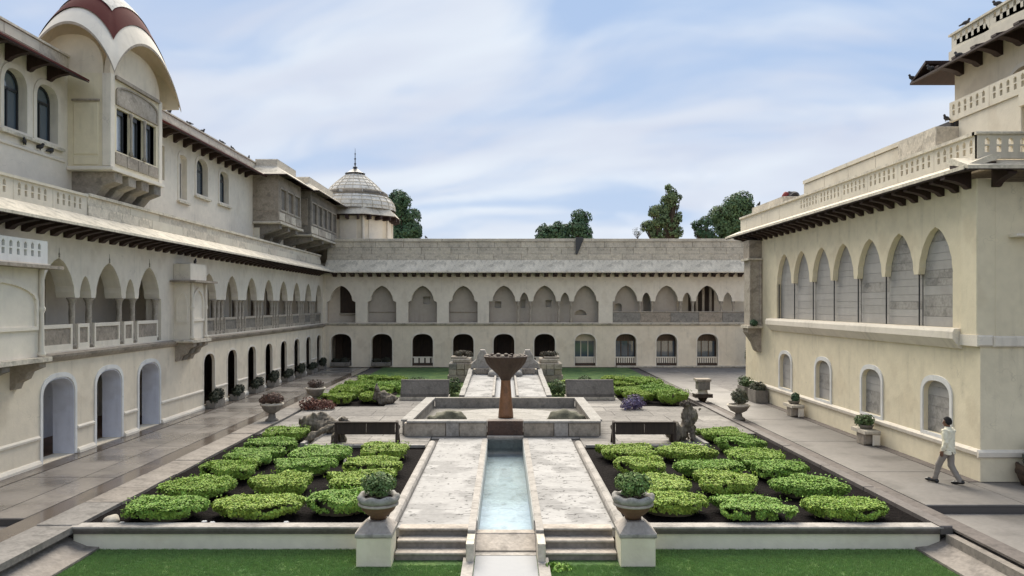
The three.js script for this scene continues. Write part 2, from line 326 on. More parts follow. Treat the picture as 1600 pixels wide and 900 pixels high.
const leafMat = (c, o = {}) => new THREE.MeshStandardMaterial({ color: rgb(...c), vertexColors: true, roughness: 0.75, side: THREE.DoubleSide, ...o });
const L = {
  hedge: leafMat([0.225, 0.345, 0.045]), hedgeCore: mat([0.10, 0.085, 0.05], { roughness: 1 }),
  hedgeB: leafMat([0.195, 0.33, 0.048]), hedgeC: leafMat([0.255, 0.36, 0.048]),
  tree: leafMat([0.105, 0.165, 0.068]), treeLight: leafMat([0.125, 0.175, 0.075]), treeDark: leafMat([0.058, 0.112, 0.054]),
  shrub: leafMat([0.085, 0.13, 0.045]), dull: leafMat([0.10, 0.105, 0.065]), red: leafMat([0.16, 0.065, 0.045]), purple: leafMat([0.14, 0.11, 0.20]), flower: leafMat([0.70, 0.68, 0.60]),
};

// =====================================================================
//  GROUND
// =====================================================================
const XL = -13.6, ZB = 58.6, XR = 12.68, XE = 18.6;      // faces of the left, back and right wings
struct('ground', bx(-900, 900, -1.4, -0.62, 100, -1500), M.earth, 'bare earth reaching away beyond the palace wings');
struct('terrace', merge([bx(-10.61, -0.63, -0.615, -0.06, -16.75, -28.3), bx(0.69, 9.94, -0.615, -0.06, -16.75, -28.3), bx(XL - 3.2, -10.61, -0.615, -0.06, -17.31, -28.3), bx(9.94, XE + 3, -0.615, -0.06, -18.45, -28.3), bx(XL - 3.2, XE + 3, -0.615, -0.06, -28.31, -ZB - 3)]), M.joint, 'courtyard terrace bed below the paving and planting');
struct('lawn', bx(-8.62, 8.75, -0.61, -0.48, 4, -16.745), M.grass, 'mown dark green lawn below the front garden wall');
// ---- paths of big slabs; the left one is wet
function pavedPath(name, label, x0, x1, zs, mats, cols, seed, y1 = 0) {
  const r = rng(seed), p = struct(name, bx(x0, x1, y1 - 0.055, y1 - 0.022, -zs[0], -zs[zs.length - 1]), M.joint, label);
  for (let i = 0; i < zs.length - 1; i++) for (let c = 0; c < cols.length - 1; c++) {
    const m = mats[Math.floor(r() * mats.length)], a = x0 + (x1 - x0) * cols[c], b = x0 + (x1 - x0) * cols[c + 1], dy = (r() - 0.5) * 0.006;
    part('slab', soft(a + 0.012, b - 0.012, y1 - 0.05, y1 + dy, -zs[i] - 0.014, -zs[i + 1] + 0.014, 0.012), m, p);
  }
  return p;
}
const seqz = (a, b, st) => { const o = [a]; while (o[o.length - 1] + st < b - st * 0.3) o.push(o[o.length - 1] + st); o.push(b); return o; };
pavedPath('left_path', 'wet grey slab path along the left palace wing', -13.05, -10.62, [17.3, 21.4, 26.1, 30.8, 35.5, 40.2, 44.9, 49.6, 54.3, 58.2], M.paveWet, [0, 0.62, 1], 5);
struct('left_wall_strip', bx(XL - 0.02, -13.06, -0.05, 0.012, -17.3, -58.6), M.gutterWet, 'narrow dark paved strip at the foot of the left wing');
struct('left_gutter', bx(-10.6, -9.98, -0.05, -0.004, -10, -58.2), M.gutterWet, 'dark gutter strip between the left path and pale garden border');
struct('left_lower_path', soft(-13.6, -10.62, -0.5, -0.17, -8, -17.29, 0.02), M.paveWet[1], 'lower near end of the left path, one step down');
pavedPath('right_path', 'grey slab path along the right palace wing where the man walks', 9.95, 12.36, [18.45, 22.1, 27.0, 32.2, 37.4, 42.6, 47.8, 53, 58.2], M.pave, [0, 1], 9);
struct('right_wall_strip', bx(12.37, 12.72, -0.05, 0.01, -20.84, -41), M.gutter, 'narrow dark strip at the foot of the right wing');
struct('right_gutter', bx(9.5, 9.93, -0.05, -0.004, -10, -50), M.gutter, 'dark mauve gutter strip along the right planting bed');
pavedPath('right_court', 'grey slab paving turning right past the corner of the right wing', 12.37, 26, [18.45, 20.83], M.pave, [0, 0.25, 0.5, 0.75, 1], 12);
struct('right_lower_path', soft(9.95, 26, -0.5, -0.20, -8, -18.43, 0.02), M.pave[1], 'lower near end of the right path, one step down');
struct('right_back_court', bx(12.3, XE, -0.05, -0.006, -41.01, -58.2), M.plazaPave[1], 'pale paving in the far right corner of the court');
// pale kerbs that hold the lower paths above the lawn
{
  const kerb = (sx, label) => { const g = sweep([[0, -0.47], [0.9, -0.47], [1.32, -0.20], [1.32, -0.12], [0.98, -0.12], [0.26, -0.40], [0, -0.42]], 3, 16.7, (a, b, c) => [sx < 0 ? -8.62 - a : 8.75 + a, b, -c]); struct(sx < 0 ? 'left_lawn_kerb' : 'right_lawn_kerb', g, M.palePath, label); };
  kerb(-1, 'pale sloping stone kerb between lawn and lower left path'); kerb(1, 'pale sloping stone kerb between lawn and lower right path');
}
// plaza round the fountain and far cross paths: flat stones of mixed tones
{
  const r = rng(31);
  const lay = (name, label, x0, x1, z0, z1) => {
    const p = struct(name, bx(x0, x1, -0.055, -0.025, -z0, -z1), M.joint, label); let z = z0;
    while (z < z1 - 0.2) { const d = Math.min(0.9 + r() * 0.9, z1 - z); let x = x0; while (x < x1 - 0.2) { const w = x1 - x < 2.4 ? x1 - x : 1.1 + r() * 1.2; part('paving_stone', soft(x + 0.01, x + w - 0.01, -0.05, (r() - 0.5) * 0.008, -z - 0.01, -z - d + 0.01, 0.012), M.plazaPave[Math.floor(r() * 4)], p); x += w; } z += d; }
  };
  lay('left_plaza', 'mottled pale stone paving left of the fountain basin', -9.0, -3.3, 28.6, 36.2);
  lay('right_plaza', 'mottled pale stone paving right of the fountain basin', 3.4, 9.3, 28.6, 36.2);
  lay('left_bench_paving', 'pale paving under the left dark bench', -6.55, -2.6, 25.95, 28.58);
  lay('right_bench_paving', 'pale paving under the right dark bench', 2.66, 6.6, 25.95, 28.58);
  lay('far_left_walk', 'pale paving in front of the far left bed', -5.6, -2.2, 36.22, 39.6);
  lay('far_right_walk', 'pale paving in front of the far right bed', 2.3, 5.7, 36.22, 39.6);
  struct('plaza_front', bx(-2.58, 2.66, -0.05, -0.008, -27.62, -28.6), M.plazaPave[2], 'pale paving in front of the fountain basin');
}
struct('left_far_lawn', bx(-9.0, -2.0, -0.05, 0.02, -49.2, -58.1), M.grass, 'dark green lawn before the back wing, left of the cascade');
struct('right_far_lawn', bx(2.1, 9.2, -0.05, 0.02, -49.2, -58.1), M.grass, 'dark green lawn before the back wing, right of the cascade');
struct('left_far_turf', bx(-5.6, -1.9, -0.05, 0.03, -39.62, -49.19), M.grassPale, 'yellow green ground cover behind the far left stone bench');
struct('right_far_turf', bx(2.0, 5.7, -0.05, 0.03, -39.62, -49.19), M.grassPale, 'yellow green ground cover behind the far right stone bench');

// =====================================================================
//  LEFT WING
// =====================================================================
const left = thing('palace_wing', 'long cream palace wing along the left with arcaded gallery and overhanging eaves', 'palace', [XL, 0, -36]);
const Lf = SIDE.left(XL);
const S0 = 23.84, ST = 3.035, kz = k => S0 + ST * k;
const nearK = [0, 1, 2], farK = [4, 5, 6, 7, 8, 9, 10, 11];
{
  // ground floor
  const near = nearK.map(k => archHole(kz(k), 1.72, 0.0, 1.95, 2.52, 'seg')), far = farK.map(k => archHole(kz(k), 1.34, 0.16, 1.95, 2.46, 'seg'));
  // bottom-open arches are cut from just above the floor
  near.forEach(h => h.forEach(p => { if (p[1] === 0) p[1] = 0.03; }));
  part('wall', mapped(wallShape(rect(12, 33, 0.012, 3.2), near, 0.62), Lf, true), M.cream, left);
  part('wall', mapped(wallShape(rect(33.001, ZB + 0.5, 0.012, 3.2), far, 0.12), Lf, true), M.cream, left);
  part('corridor_cross_wall', bx(XL - 4.0, XL - 0.13, 0.03, 2.97, -33.0, -33.2), M.creamPale, left);
  // white lined doorways: trim on the face and cool white reveal within
  for (const k of nearK) {
    const o = archHole(kz(k), 1.722, 0.031, 1.951, 2.521, 'seg'), O = archHole(kz(k), 1.96, 0.031, 2.0, 2.66, 'seg'), I = archHole(kz(k), 1.66, 0.031, 1.94, 2.47, 'seg');
    part('door_trim', mapped(lining(O, o, 0.03), (s, y, d) => Lf(s, y, d - 0.03), true), M.trim, left);
    part('door_reveal', mapped(lining(archHole(kz(k), 1.716, 0.032, 1.949, 2.517, 'seg'), I, 0.66), (s, y, d) => Lf(s, y, d + 0.005), true), M.jamb, left);
  }
  for (const k of farK) { const o = archHole(kz(k), 1.34, 0.17, 1.95, 2.46, 'seg'), O = archHole(kz(k), 1.5, 0.16, 1.98, 2.56, 'seg'); part('arch_trim', mapped(ring(O, o, 0.02), (s, y, d) => Lf(s, y, d - 0.02), true), M.creamPale, left); }
  // corridor behind
  part('corridor_floor', bx(XL - 4, XL - 0.63, -0.05, 0.03, -14, -ZB), M.terracotta, left);
  part('corridor_floor', bx(XL - 0.629, XL - 0.13, -0.05, 0.028, -33.2, -ZB), M.terracotta, left);
  for (const k of nearK) part('door_floor', bx(XL - 0.629, XL - 0.005, -0.05, 0.028, -kz(k) + 0.85, -kz(k) - 0.85), M.terracotta, left);
  part('corridor_wall', bx(XL - 4.2, XL - 4.0, 0, 3.0, -14, -33.1), M.creamPale, left); part('corridor_panelling', bx(XL - 2.6, XL - 2.4, 0, 2.97, -33.2, -ZB - 0.4), M.midWood, left); part('corridor_end_wall', bx(XL - 2.4, XL - 0.13, 0, 2.97, -ZB - 0.2, -ZB - 0.4), M.creamPale, left);
  part('corridor_ceiling', bx(XL - 4.2, XL - 0.625, 2.98, 3.19, -12, -33.1), M.creamPale, left); part('corridor_ceiling', bx(XL - 4.2, XL - 0.13, 2.98, 3.19, -33.11, -ZB - 0.4), M.creamPale, left);
  part('corridor_end_wall', bx(XL - 4.2, XL - 0.96, 0, 3.0, -12, -14), M.creamPale, left);
  part('lobby_wall', bx(XL - 2.6, XL - 2.5, 0.03, 2.97, -22.0, -25.4), M.jamb, left);
  part('lobby_wall', bx(XL - 2.7, XL - 2.6, 0.03, 2.97, -26.6, -30.2), M.jamb, left);
  for (const k of farK) { const d = part('shade_door', soft(XL - 0.62, XL - 0.55, 0.04, 2.0, -kz(k) + 0.74, -kz(k) - 0.9), M.darkWood, left); part('transom', soft(XL - 0.61, XL - 0.56, 2.06, 2.62, -kz(k) + 0.74, -kz(k) - 0.9), M.midWood, d); part('door_rail', soft(XL - 0.64, XL - 0.52, 2.001, 2.06, -kz(k) + 0.76, -kz(k) - 0.92), M.midWood, d); part('mullion', soft(XL - 0.56, XL - 0.52, 0.05, 2.0, -kz(k) - 0.06, -kz(k) + 0.0), M.midWood, d); }  // dark doors added close behind the arches so the openings read as shade
  // dado, plinth and floor mouldings between the openings
  const cuts = [12, ...nearK.flatMap(k => [kz(k) - 1.02, kz(k) + 1.02]), ...farK.flatMap(k => [kz(k) - 0.76, kz(k) + 0.76]), ZB];
  for (let i = 0; i < cuts.length; i += 2) {
    part('dado_moulding', sweep([[0, 0.76], [0.05, 0.79], [0.06, 0.85], [0.02, 0.89], [0, 0.9]], cuts[i], cuts[i + 1], (a, b, c) => [XL + a, b, -c]), M.creamPale, left);
    part('plinth', sweep([[0, 0.015], [0.10, 0.015], [0.10, 0.09], [0.05, 0.16], [0, 0.18]], cuts[i], cuts[i + 1] + (i < 8 ? -0.0 : 0), (a, b, c) => [XL + a, b, -c]), M.creamPale, left);
  }
  // gallery storey
  const big = k => ({ c: kz(k), w: 1.8, sp: 4.95, ap: 6.16 });
  const sm = s => ({ c: s, w: 0.72, sp: 4.95, ap: 5.66 });
  const hNear = arcade(22.78, 30.95, 3.32, [big(0), sm(kz(0.5)), big(1), sm(kz(1.5)), big(2)]);
  const hFar = arcade(34.55, 58.2, 3.32, farK.slice(0, 8).map(big).map((a, i) => ({ ...a })));
  part('gallery_wall', mapped(wallShape(rect(12, 32.5, 3.201, 7.55), [hNear], 0.6), Lf, true), M.creamPale, left);
  part('gallery_wall', mapped(wallShape(rect(32.501, ZB + 0.5, 3.201, 7.55), [hFar], 0.34), Lf, true), M.creamPale, left);
  part('ledge', sweep([[0, 3.0], [0.06, 3.02], [0.16, 3.14], [0.18, 3.22], [0, 3.27]], 12, ZB, (a, b, c) => [XL + a, b, -c]), M.greyStone, left);
  part('gallery_floor', bx(XL - 3.3, XL - 0.345, 3.2, 3.3, -14, -ZB), M.terracotta, left);
  part('gallery_back_wall', bx(XL - 2.5, XL - 2.3, 3.3, 7.4, -14, -ZB), M.creamPale, left);
  part('gallery_ceiling', bx(XL - 2.5, XL - 0.345, 6.7, 6.9, -14, -ZB), M.creamPale, left);
  part('gallery_end_wall', bx(XL - 2.5, XL - 0.345, 3.3, 7.0, -20.2, -20.5), M.creamPale, left); part('gallery_end_wall', bx(XL - 2.3, XL - 0.345, 3.31, 6.69, -ZB + 0.1, -ZB - 0.2), M.creamPale, left); part('gallery_cross_wall', bx(XL - 2.3, XL - 0.345, 3.31, 6.69, -32.4, -33.6), M.creamPale, left);
  // doors in the gallery back wall
  const doorAt = [23.6, 26.2, 39.4, 42.6, 45.9, 49.2, 52.4];
  for (const z of doorAt) { const d = part('gallery_door', soft(XL - 2.3, XL - 2.22, 3.31, 5.6, -z + 0.65, -z - 0.65), M.darkWood, left); for (const q of [-0.3, 0.3]) for (const yy of [3.5, 4.5]) part('door_panel', soft(XL - 2.22, XL - 2.195, yy, yy + 0.85, -z + q + 0.22, -z + q - 0.22), M.midWood, d); part('door_frame', mapped(ring(rect(z - 0.78, z + 0.78, 3.305, 5.74), rect(z - 0.65, z + 0.65, 3.306, 5.6), 0.12), (s, y, dd) => [XL - 2.18 - dd, y, -s], true), M.creamPale, d); }
  // columns, parapet panels
  const col = lathe([[0, 0], [0.15, 0], [0.15, 0.12], [0.11, 0.16], [0.125, 0.24], [0.095, 0.34], [0.085, 0.6], [0.095, 1.1], [0.085, 1.36], [0.10, 1.42], [0.09, 1.46], [0.14, 1.58], [0.16, 1.6], [0.16, 1.64], [0, 1.64]], 12); boxUV(col);
  const colG = boxUV(lathe([[0, 0], [0.15, 0], [0.15, 0.12], [0.11, 0.16], [0.125, 0.24], [0.095, 0.34], [0.085, 0.6], [0.095, 1.1], [0.085, 1.36], [0.10, 1.42], [0.09, 1.46], [0.14, 1.58], [0.16, 1.6], [0.16, 1.64], [0, 1.64]], 12));
  const xc = XL - 0.17, cols = [];
  for (const z of [22.95, kz(0.5) - 0.5, kz(0.5) + 0.5, kz(1.5) - 0.5, kz(1.5) + 0.5, 30.78]) cols.push(z);
  const farCols = []; farK.forEach((k, i) => { farCols.push(kz(k) - 1.0, kz(k) + 1.0); if (i < 7) farCols.push(kz(k + 0.5)); });
  for (const z of [...cols, ...farCols]) if (z < 58.1) put('column', colG, M.column, left, xc, 3.31, -z);
  const panel = (z0, z1, top, m1, m2) => { const f = part('parapet_panel', mapped(ring(rect(z0, z1, 3.321, top), rect(z0 + 0.09, z1 - 0.09, 3.5, top - 0.12), 0.1), (s, y, d) => [XL - 0.05 - d, y, -s], true), m1, left); part('panel_infill', bx(XL - 0.13, XL - 0.09, 3.49, top - 0.11, -z0 - 0.08, -z1 + 0.08), m2, f); };
  const nz = [22.78, ...cols.slice(1, 5), 30.95];
  for (let i = 0; i < 5; i++) panel(nz[i] + 0.16, nz[i + 1] - 0.16, 4.12, M.creamPale, M.greyStone);
  const fz = [34.6, ...farCols.filter(z => z < 58.1), 58.15]; for (let i = 0; i < fz.length - 1; i++) if (fz[i + 1] - fz[i] > 0.35) panel(fz[i] + 0.11, fz[i + 1] - 0.11, 4.1, M.column, M.greyStoneDark);
  // grey lattice screens above the parapet between the far columns
  for (let i = 0; i < fz.length - 1; i++) if (fz[i + 1] - fz[i] > 0.35 && i % 3 !== 1) { const a = fz[i] + 0.1, b = fz[i + 1] - 0.1, bars = []; for (let z = a; z < b; z += 0.16) bars.push(bx(XL - 0.19, XL - 0.16, 4.1, 4.93, -z, -z - 0.03)); bars.push(bx(XL - 0.2, XL - 0.15, 4.88, 4.94, -a, -b)); part('screen_bar', merge(bars), M.column, left); }
  // slender finials over the arch points
  const fin = boxUV(lathe([[0, 0], [0.03, 0.0], [0.02, 0.05], [0.03, 0.1], [0.008, 0.16], [0.004, 0.3], [0, 0.3]], 6));
  for (const k of nearK) put('arch_finial', fin, M.greyStone, left, XL + 0.01, 6.17, -kz(k));
  // eave: pale sloping top, dark timber soffit and brackets
  const ev = (a, b, c) => [XL + a, b, -c];
  part('eave_roof', sweep([[1.04, 7.07], [1.04, 7.15], [0.1, 7.62], [-0.1, 7.62], [-0.1, 7.45], [0.1, 7.40]], 12, 58.0, ev), M.eaveTop, left);
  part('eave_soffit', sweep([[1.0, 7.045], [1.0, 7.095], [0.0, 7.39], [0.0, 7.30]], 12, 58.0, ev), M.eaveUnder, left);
  const bs = new THREE.Shape([[0, 0], [0.09, 0.01], [0.2, 0.10], [0.42, 0.18], [0.80, 0.25], [0.80, 0.32], [0, 0.52]].map(p => new THREE.Vector2(...p)));
  const bracket = new THREE.ExtrudeGeometry(bs, { depth: 0.26, bevelEnabled: false }); bracket.translate(0, 0, -0.13); boxUV(bracket);
  M.bracketGeo = bracket;
  for (let z = 14.4; z < 57.6; z += 0.7) put('bracket', bracket, M.eaveUnder, left, XL + 0.003, 6.80, -z);
  // parapet: pierced near, courses of stone blocks beyond
  const rows = (len, h) => { const holes = []; for (let s = 0.2; s < len - 0.15; s += 0.31) { holes.push(rect(s, s + 0.12, h * 0.28, h * 0.28 + 0.16)); holes.push([[s, h * 0.60], [s + 0.13, h * 0.60], [s + 0.13, h * 0.60 + 0.12], [s + 0.065, h * 0.60 + 0.18], [s, h * 0.60 + 0.12]]); } return holes; };
  M.latticeRows = rows;
  let z = 14.0; while (z < 25.4) { const len = Math.min(1.9, 25.4 - z); const zz = z; part('parapet_lattice', mapped(wallShape(rect(0, len - 0.02, 0, 0.60), rows(len, 0.60), 0.1), (s, y, d) => [XL + 0.02 - d, 7.63 + y, -(zz + s)], true), M.lattice, left); z += len; }
  part('parapet_coping', soft(XL - 0.14, XL + 0.08, 8.232, 8.31, -14, -25.4), M.lattice, left);
  const r = rng(77); const zA = 25.45;
  const course = (y0, y1, xf, thick) => { let s = zA; while (s < 57.4) { const len = Math.min(1.7 + r() * 1.3, 57.6 - s); part('parapet_stone', soft(xf - thick, xf + (r() - 0.5) * 0.014, y0 + 0.006, y1 - 0.006, -s - 0.006, -s - len + 0.006, 0.012), [M.lattice, M.parapetB, M.eaveTop][Math.floor(r() * 3)], left); s += len; } };
  course(7.63, 7.98, XL + 0.06, 0.3); course(7.98, 8.26, XL + 0.02, 0.3);
  part('parapet_coping', soft(XL - 0.34, XL + 0.1, 8.262, 8.36, -zA, -57.6), M.eaveTop, left);
  part('terrace_floor', bx(XL - 4, XL - 0.35, 7.4, 7.56, -12, -ZB), M.eaveTop, left);
}
// upper storey of the left wing, set back
const XU = -14.6;
{
  const U = SIDE.left(XU), eaveY = 12.0;
  const wins = [[22.75, 23.85, 9.95, 11.2, 11.75, 'seg', 1], [24.35, 25.5, 9.95, 11.2, 11.72, 'seg', 1], [33.05, 33.55, 10.05, 11.5, 11.51, 'seg', 1], [35.05, 35.85, 9.5, 11.3, 11.5, 'seg', 0], [37.0, 38.4, 10.0, 11.2, 11.72, 'seg', 1], [40.0, 41.3, 10.0, 11.2, 11.62, 'seg', 1]];
  const holes = wins.map(w => archHole((w[0] + w[1]) / 2, w[1] - w[0], w[2], w[3], w[4], w[5]));
  part('upper_wall', mapped(wallShape(rect(12, 74, 7.57, 12.95), holes, 0.45), U, true), M.creamPale, left);
  part('upper_back', bx(XU - 6, XU - 5.6, 7.57, 12.9, -12, -74), M.creamPale, left);
  part('upper_end_wall', bx(XU - 6, XU - 0.46, 7.57, 12.9, -11.6, -12), M.cream, left);
  part('upper_roof', bx(XU - 6, XU - 0.46, 12.6, 12.85, -12, -74), M.parapet, left);
  wins.forEach((w, i) => {
    const c = (w[0] + w[1]) / 2, wd = w[1] - w[0];
    if (!w[6]) { part('blind_niche', bx(XU - 0.3, XU - 0.2, w[2] - 0.02, w[4] + 0.02, -w[0] + 0.02, -w[1] - 0.02), M.creamPale, left); part('niche_slot', bx(XU - 0.2, XU - 0.17, w[2] + 0.05, w[4] - 0.35, -c, -c - 0.22), M.greyStoneDark, left); }
    else {
      const f = part('window', mapped(merge([ring(archHole(c, wd + 0.06, w[2] - 0.03, w[3], w[4] + 0.04, w[5]), archHole(c, wd - 0.14, w[2] + 0.07, w[3], w[4] - 0.07, w[5]), 0.08), wallShape(rect(c - wd / 2 + 0.03, c + wd / 2 - 0.03, w[3] - 0.04, w[3] + 0.04), [], 0.07), wallShape(rect(c - 0.025, c + 0.025, w[2] + 0.03, w[3]), [], 0.06)]), (s, y, d) => [XU - 0.24 - d, y, -s], true), M.frame, left);
      part('pane', bx(XU - 0.30, XU - 0.285, w[2], w[4], -w[0], -w[1]), M.skyGlass, f);
    }
    if (i !== 2) { part('window_surround', mapped(ring(archHole(c, wd + 0.32, w[2] - 0.10, w[3], w[4] + 0.16, w[5]), archHole(c, wd + 0.004, w[2], w[3], w[4], w[5]), 0.03), (s, y, d) => [XU + 0.03 - d, y, -s], true), M.creamPale, left); part('window_sill', soft(XU - 0.02, XU + 0.14, w[2] - 0.2, w[2] - 0.103, -w[0] + 0.25, -w[1] - 0.25), M.eaveTop, left); }
  });
  part('string_course', sweep([[0, 9.42], [0.05, 9.44], [0.06, 9.5], [0, 9.55]], 12, 25.9, (a, b, c) => [XU + a, b, -c]), M.creamPale, left);
  const ev = (a, b, c) => [XU + a, b, -c];
  for (const [a, b] of [[12, 25.75], [32.0, 45.0]]) {
    part('upper_eave', sweep([[0.92, eaveY + 0.08], [0.92, eaveY + 0.14], [0, eaveY + 0.62], [0, eaveY + 0.5]], a, b, ev), M.maroon, left);
    part('upper_eave_soffit', sweep([[0.90, eaveY + 0.045], [0.90, eaveY + 0.079], [0, eaveY + 0.49], [0, eaveY + 0.40]], a, b, ev), M.eaveUnder, left);
    for (let z = a + 0.4; z < b - 0.2; z += 1.05) put('bracket', M.bracketGeo, M.eaveUnder, left, XU + 0.003, eaveY - 0.12, -z, 0, [0.9, 0.95, 0.7]);
  }
  const r = rng(88); let s = 12; const spans = [[12, 26.2], [31.8, 47]];
  for (const [a, b] of spans) { s = a; while (s < b - 0.3) { const len = Math.min(1.6 + r() * 1.2, b - s); part('upper_parapet_stone', soft(XU - 0.3, XU + 0.02 + (r() - 0.5) * 0.02, 12.66, 12.98 + (r() - 0.5) * 0.015, -s - 0.006, -s - len + 0.006, 0.015), [M.lattice, M.parapetB, M.eaveTop][Math.floor(r() * 3)], left); s += len; } }
  part('upper_coping', soft(XU - 0.36, XU + 0.07, 12.992, 13.06, -12, -26.2), M.eaveTop, left); part('upper_coping', soft(XU - 0.36, XU + 0.07, 12.992, 13.06, -31.8, -47), M.parapet, left);
  part('lean_to', soft(XU - 0.02, XU + 0.35, 8.3, 9.2, -45.4, -46.2), M.lattice, left);
}
// curved-roof oriel on the upper storey
{
  const x0 = XU, x1 = -13.17, z0 = 26.1, z1 = 29.95, zm = (z0 + z1) / 2;
  const holes = [0, 1, 2].map(i => rect(z0 + 0.42 + i * 1.03, z0 + 0.42 + i * 1.03 + 0.94, 9.95, 11.42));
  const niche = [[z0 + 0.42, 11.56], [z1 - 0.42, 11.56], [z1 - 0.42, 11.9], ...archTop(zm, z1 - z0 - 0.84, 11.9, 12.22, 'seg')];
  const o = part('oriel', merge([
    mapped(wallShape(rect(z0, z1, 9.35, 12.48), holes, 0.22), SIDE.left(x1), true),
    bx(x0 + 0.002, x1 - 0.221, 9.35, 12.48, -z0, -z0 - 0.2), bx(x0 + 0.002, x1 - 0.221, 9.35, 12.48, -z1 + 0.2, -z1)]), M.creamWarm, left);
  part('corner_post', soft(x1 - 0.26, x1 + 0.04, 9.36, 12.47, -z0 + 0.05, -z0 - 0.24), M.creamPale, o);
  part('corner_post', soft(x1 - 0.22, x1 + 0.04, 9.36, 12.47, -z1 + 0.24, -z1 - 0.04), M.creamPale, o);
  part('oriel_niche', mapped(ring(niche.map(p => [zm + (p[0] - zm) * 1.05, p[1] + (p[1] > 11.6 ? 0.05 : -0.05)]), niche, 0.05), (s, y, d) => [x1 + 0.05 - d, y, -s], true), M.greyStone, o);
  part('niche_panel', mapped(wallShape(niche, [], 0.012), (s, y, d) => [x1 + 0.014 - d, y, -s], true), M.column, o);
  for (const h of holes) { const a = h[0][0], b = h[1][0]; part('window_pane', bx(x1 - 0.20, x1 - 0.185, 9.95, 11.42, -a, -b), M.paleSkyGlass, o); part('window_frame', mapped(merge([ring(rect(a + 0.001, b - 0.001, 9.951, 11.419), rect(a + 0.06, b - 0.3, 10.02, 11.25), 0.05), wallShape(rect(b - 0.32, b - 0.02, 9.96, 11.4), [], 0.06)]), (s, y, d) => [x1 - 0.09 - d, y, -s], true), M.frame, o); }
  for (const i of [1, 2]) put('window_column', boxUV(lathe([[0, 0], [0.075, 0], [0.075, 0.1], [0.05, 0.15], [0.05, 1.3], [0.075, 1.4], [0.075, 1.47], [0, 1.47]], 10)), M.column, o, x1 + 0.02, 9.95, -(z0 + 0.375 + i * 1.03));
  for (let i = 0; i < 4; i++) part('sill_panel', soft(x1 - 0.02, x1 + 0.03, 9.5, 9.9, -(z0 + 0.32 + i * 0.82), -(z0 + 1.1 + i * 0.82)), M.greyStone, o);
  part('oriel_base', soft(x0 + 0.003, x1 + 0.12, 9.22, 9.348, -z0 + 0.1, -z1 - 0.12, 0.03), M.creamPale, o);
  part('side_panel', soft(x0 + 0.2, x1 - 0.4, 9.75, 11.5, -z0 + 0.03, -z0 - 0.05), M.creamWarm, o);
  part('side_panel', soft(x0 + 0.2, x1 - 0.4, 9.40, 9.68, -z0 + 0.03, -z0 - 0.05), M.creamWarm, o);
  part('side_sill', soft(x0 + 0.15, x1 - 0.35, 11.53, 11.6, -z0 + 0.07, -z0 - 0.05), M.greyStone, o);
  part('oriel_roof_slab', bx(x0 + 0.003, x1 - 0.23, 12.3, 12.45, -z0 - 0.21, -z1 + 0.21), M.creamPale, o);
  part('oriel_floor', bx(x0 + 0.003, x1 - 0.23, 9.36, 9.5, -z0 - 0.21, -z1 + 0.21), M.creamPale, o);
  // three stacked corbels under it
  for (let i = 0; i < 4; i++) {
    const s = new THREE.Shape([[0, 0], [0.22, 0.02], [0.36, 0.28], [0.75, 0.52], [1.02, 0.84], [1.42, 1.0], [1.42, 1.3], [0, 1.3]].map(p => new THREE.Vector2(...p)));
    const g = new THREE.ExtrudeGeometry(s, { depth: 0.5, bevelEnabled: true, bevelThickness: 0.03, bevelSize: 0.03, bevelSegments: 1 }); g.translate(XU, 7.9, -(z0 + 0.78 + i * 1.0)); part('corbel', g, [M.greyStone, M.column, M.greyStone, M.greyStoneDark][i], o);
  }
  // bangla roof: eaves that rise in an arch on every side
  const cx = -14.2, hx = 1.52, hz = 2.62, yb = 12.34, rise = 1.62, crown = 1.75;
  const P = (u, v) => { // u,v in -1..1
    const m = Math.max(Math.abs(u), Math.abs(v), 1e-4), t = Math.min(Math.abs(u), Math.abs(v)) / m;
    const edge = rise * Math.pow(1 - t * t, 0.85), top = rise + crown;
    const k = Math.pow(m, 2.1); const y = yb + edge * k + (1 - k) * (top - (1 - Math.min(1, 1.0)) * 0) - (1 - k) * 0.0;
    return [cx + u * hx, y, -zm + v * hz];
  };
  const band = (r0, r1, lift, n = 28) => { const pos = []; const pt = (r, q) => { const a = Math.floor(q / n) % 4, f = (q % n) / n * 2 - 1; const uv = [[f, 1], [1, -f], [-f, -1], [-1, f]][a]; const p = P(uv[0] * r, uv[1] * r); return [p[0], p[1] + lift, p[2]]; };
    const st = 8; for (let q = 0; q < n * 4; q++) for (let k = 0; k < st; k++) { const ra = r0 + (r1 - r0) * k / st, rb = r0 + (r1 - r0) * (k + 1) / st; const A = pt(ra, q), B = pt(ra, q + 1), C = pt(rb, q + 1), D = pt(rb, q); pos.push(...A, ...B, ...C, ...A, ...C, ...D); }
    const g = new THREE.BufferGeometry(); g.setAttribute('position', new THREE.Float32BufferAttribute(pos, 3)); let h = mergeVertices(g, 1e-4); h.computeVertexNormals(); return h; };
  const roof = part('curved_roof', band(0.80, 1.0, 0), M.creamPale, o);
  part('roof_soffit', band(0.3, 1.0, -0.09), M.cream, o);
  // thick lip along the eave
  { const pos = []; const n = 28; for (let q = 0; q < n * 4; q++) { const pt = (qq, d) => { const a = Math.floor(qq / n) % 4, f = (qq % n) / n * 2 - 1; const uv = [[f, 1], [1, -f], [-f, -1], [-1, f]][a]; const p = P(uv[0], uv[1]); return [p[0], p[1] - d, p[2]]; }; const A = pt(q, 0), B = pt(q + 1, 0), C = pt(q + 1, 0.09), D = pt(q, 0.09); pos.push(...A, ...B, ...C, ...A, ...C, ...D); } const g = new THREE.BufferGeometry(); g.setAttribute('position', new THREE.Float32BufferAttribute(pos, 3)); g.computeVertexNormals(); part('roof_lip', g, M.greyStone, o); }
  part('roof_band', band(0.58, 0.83, 0.075), M.maroon, o);
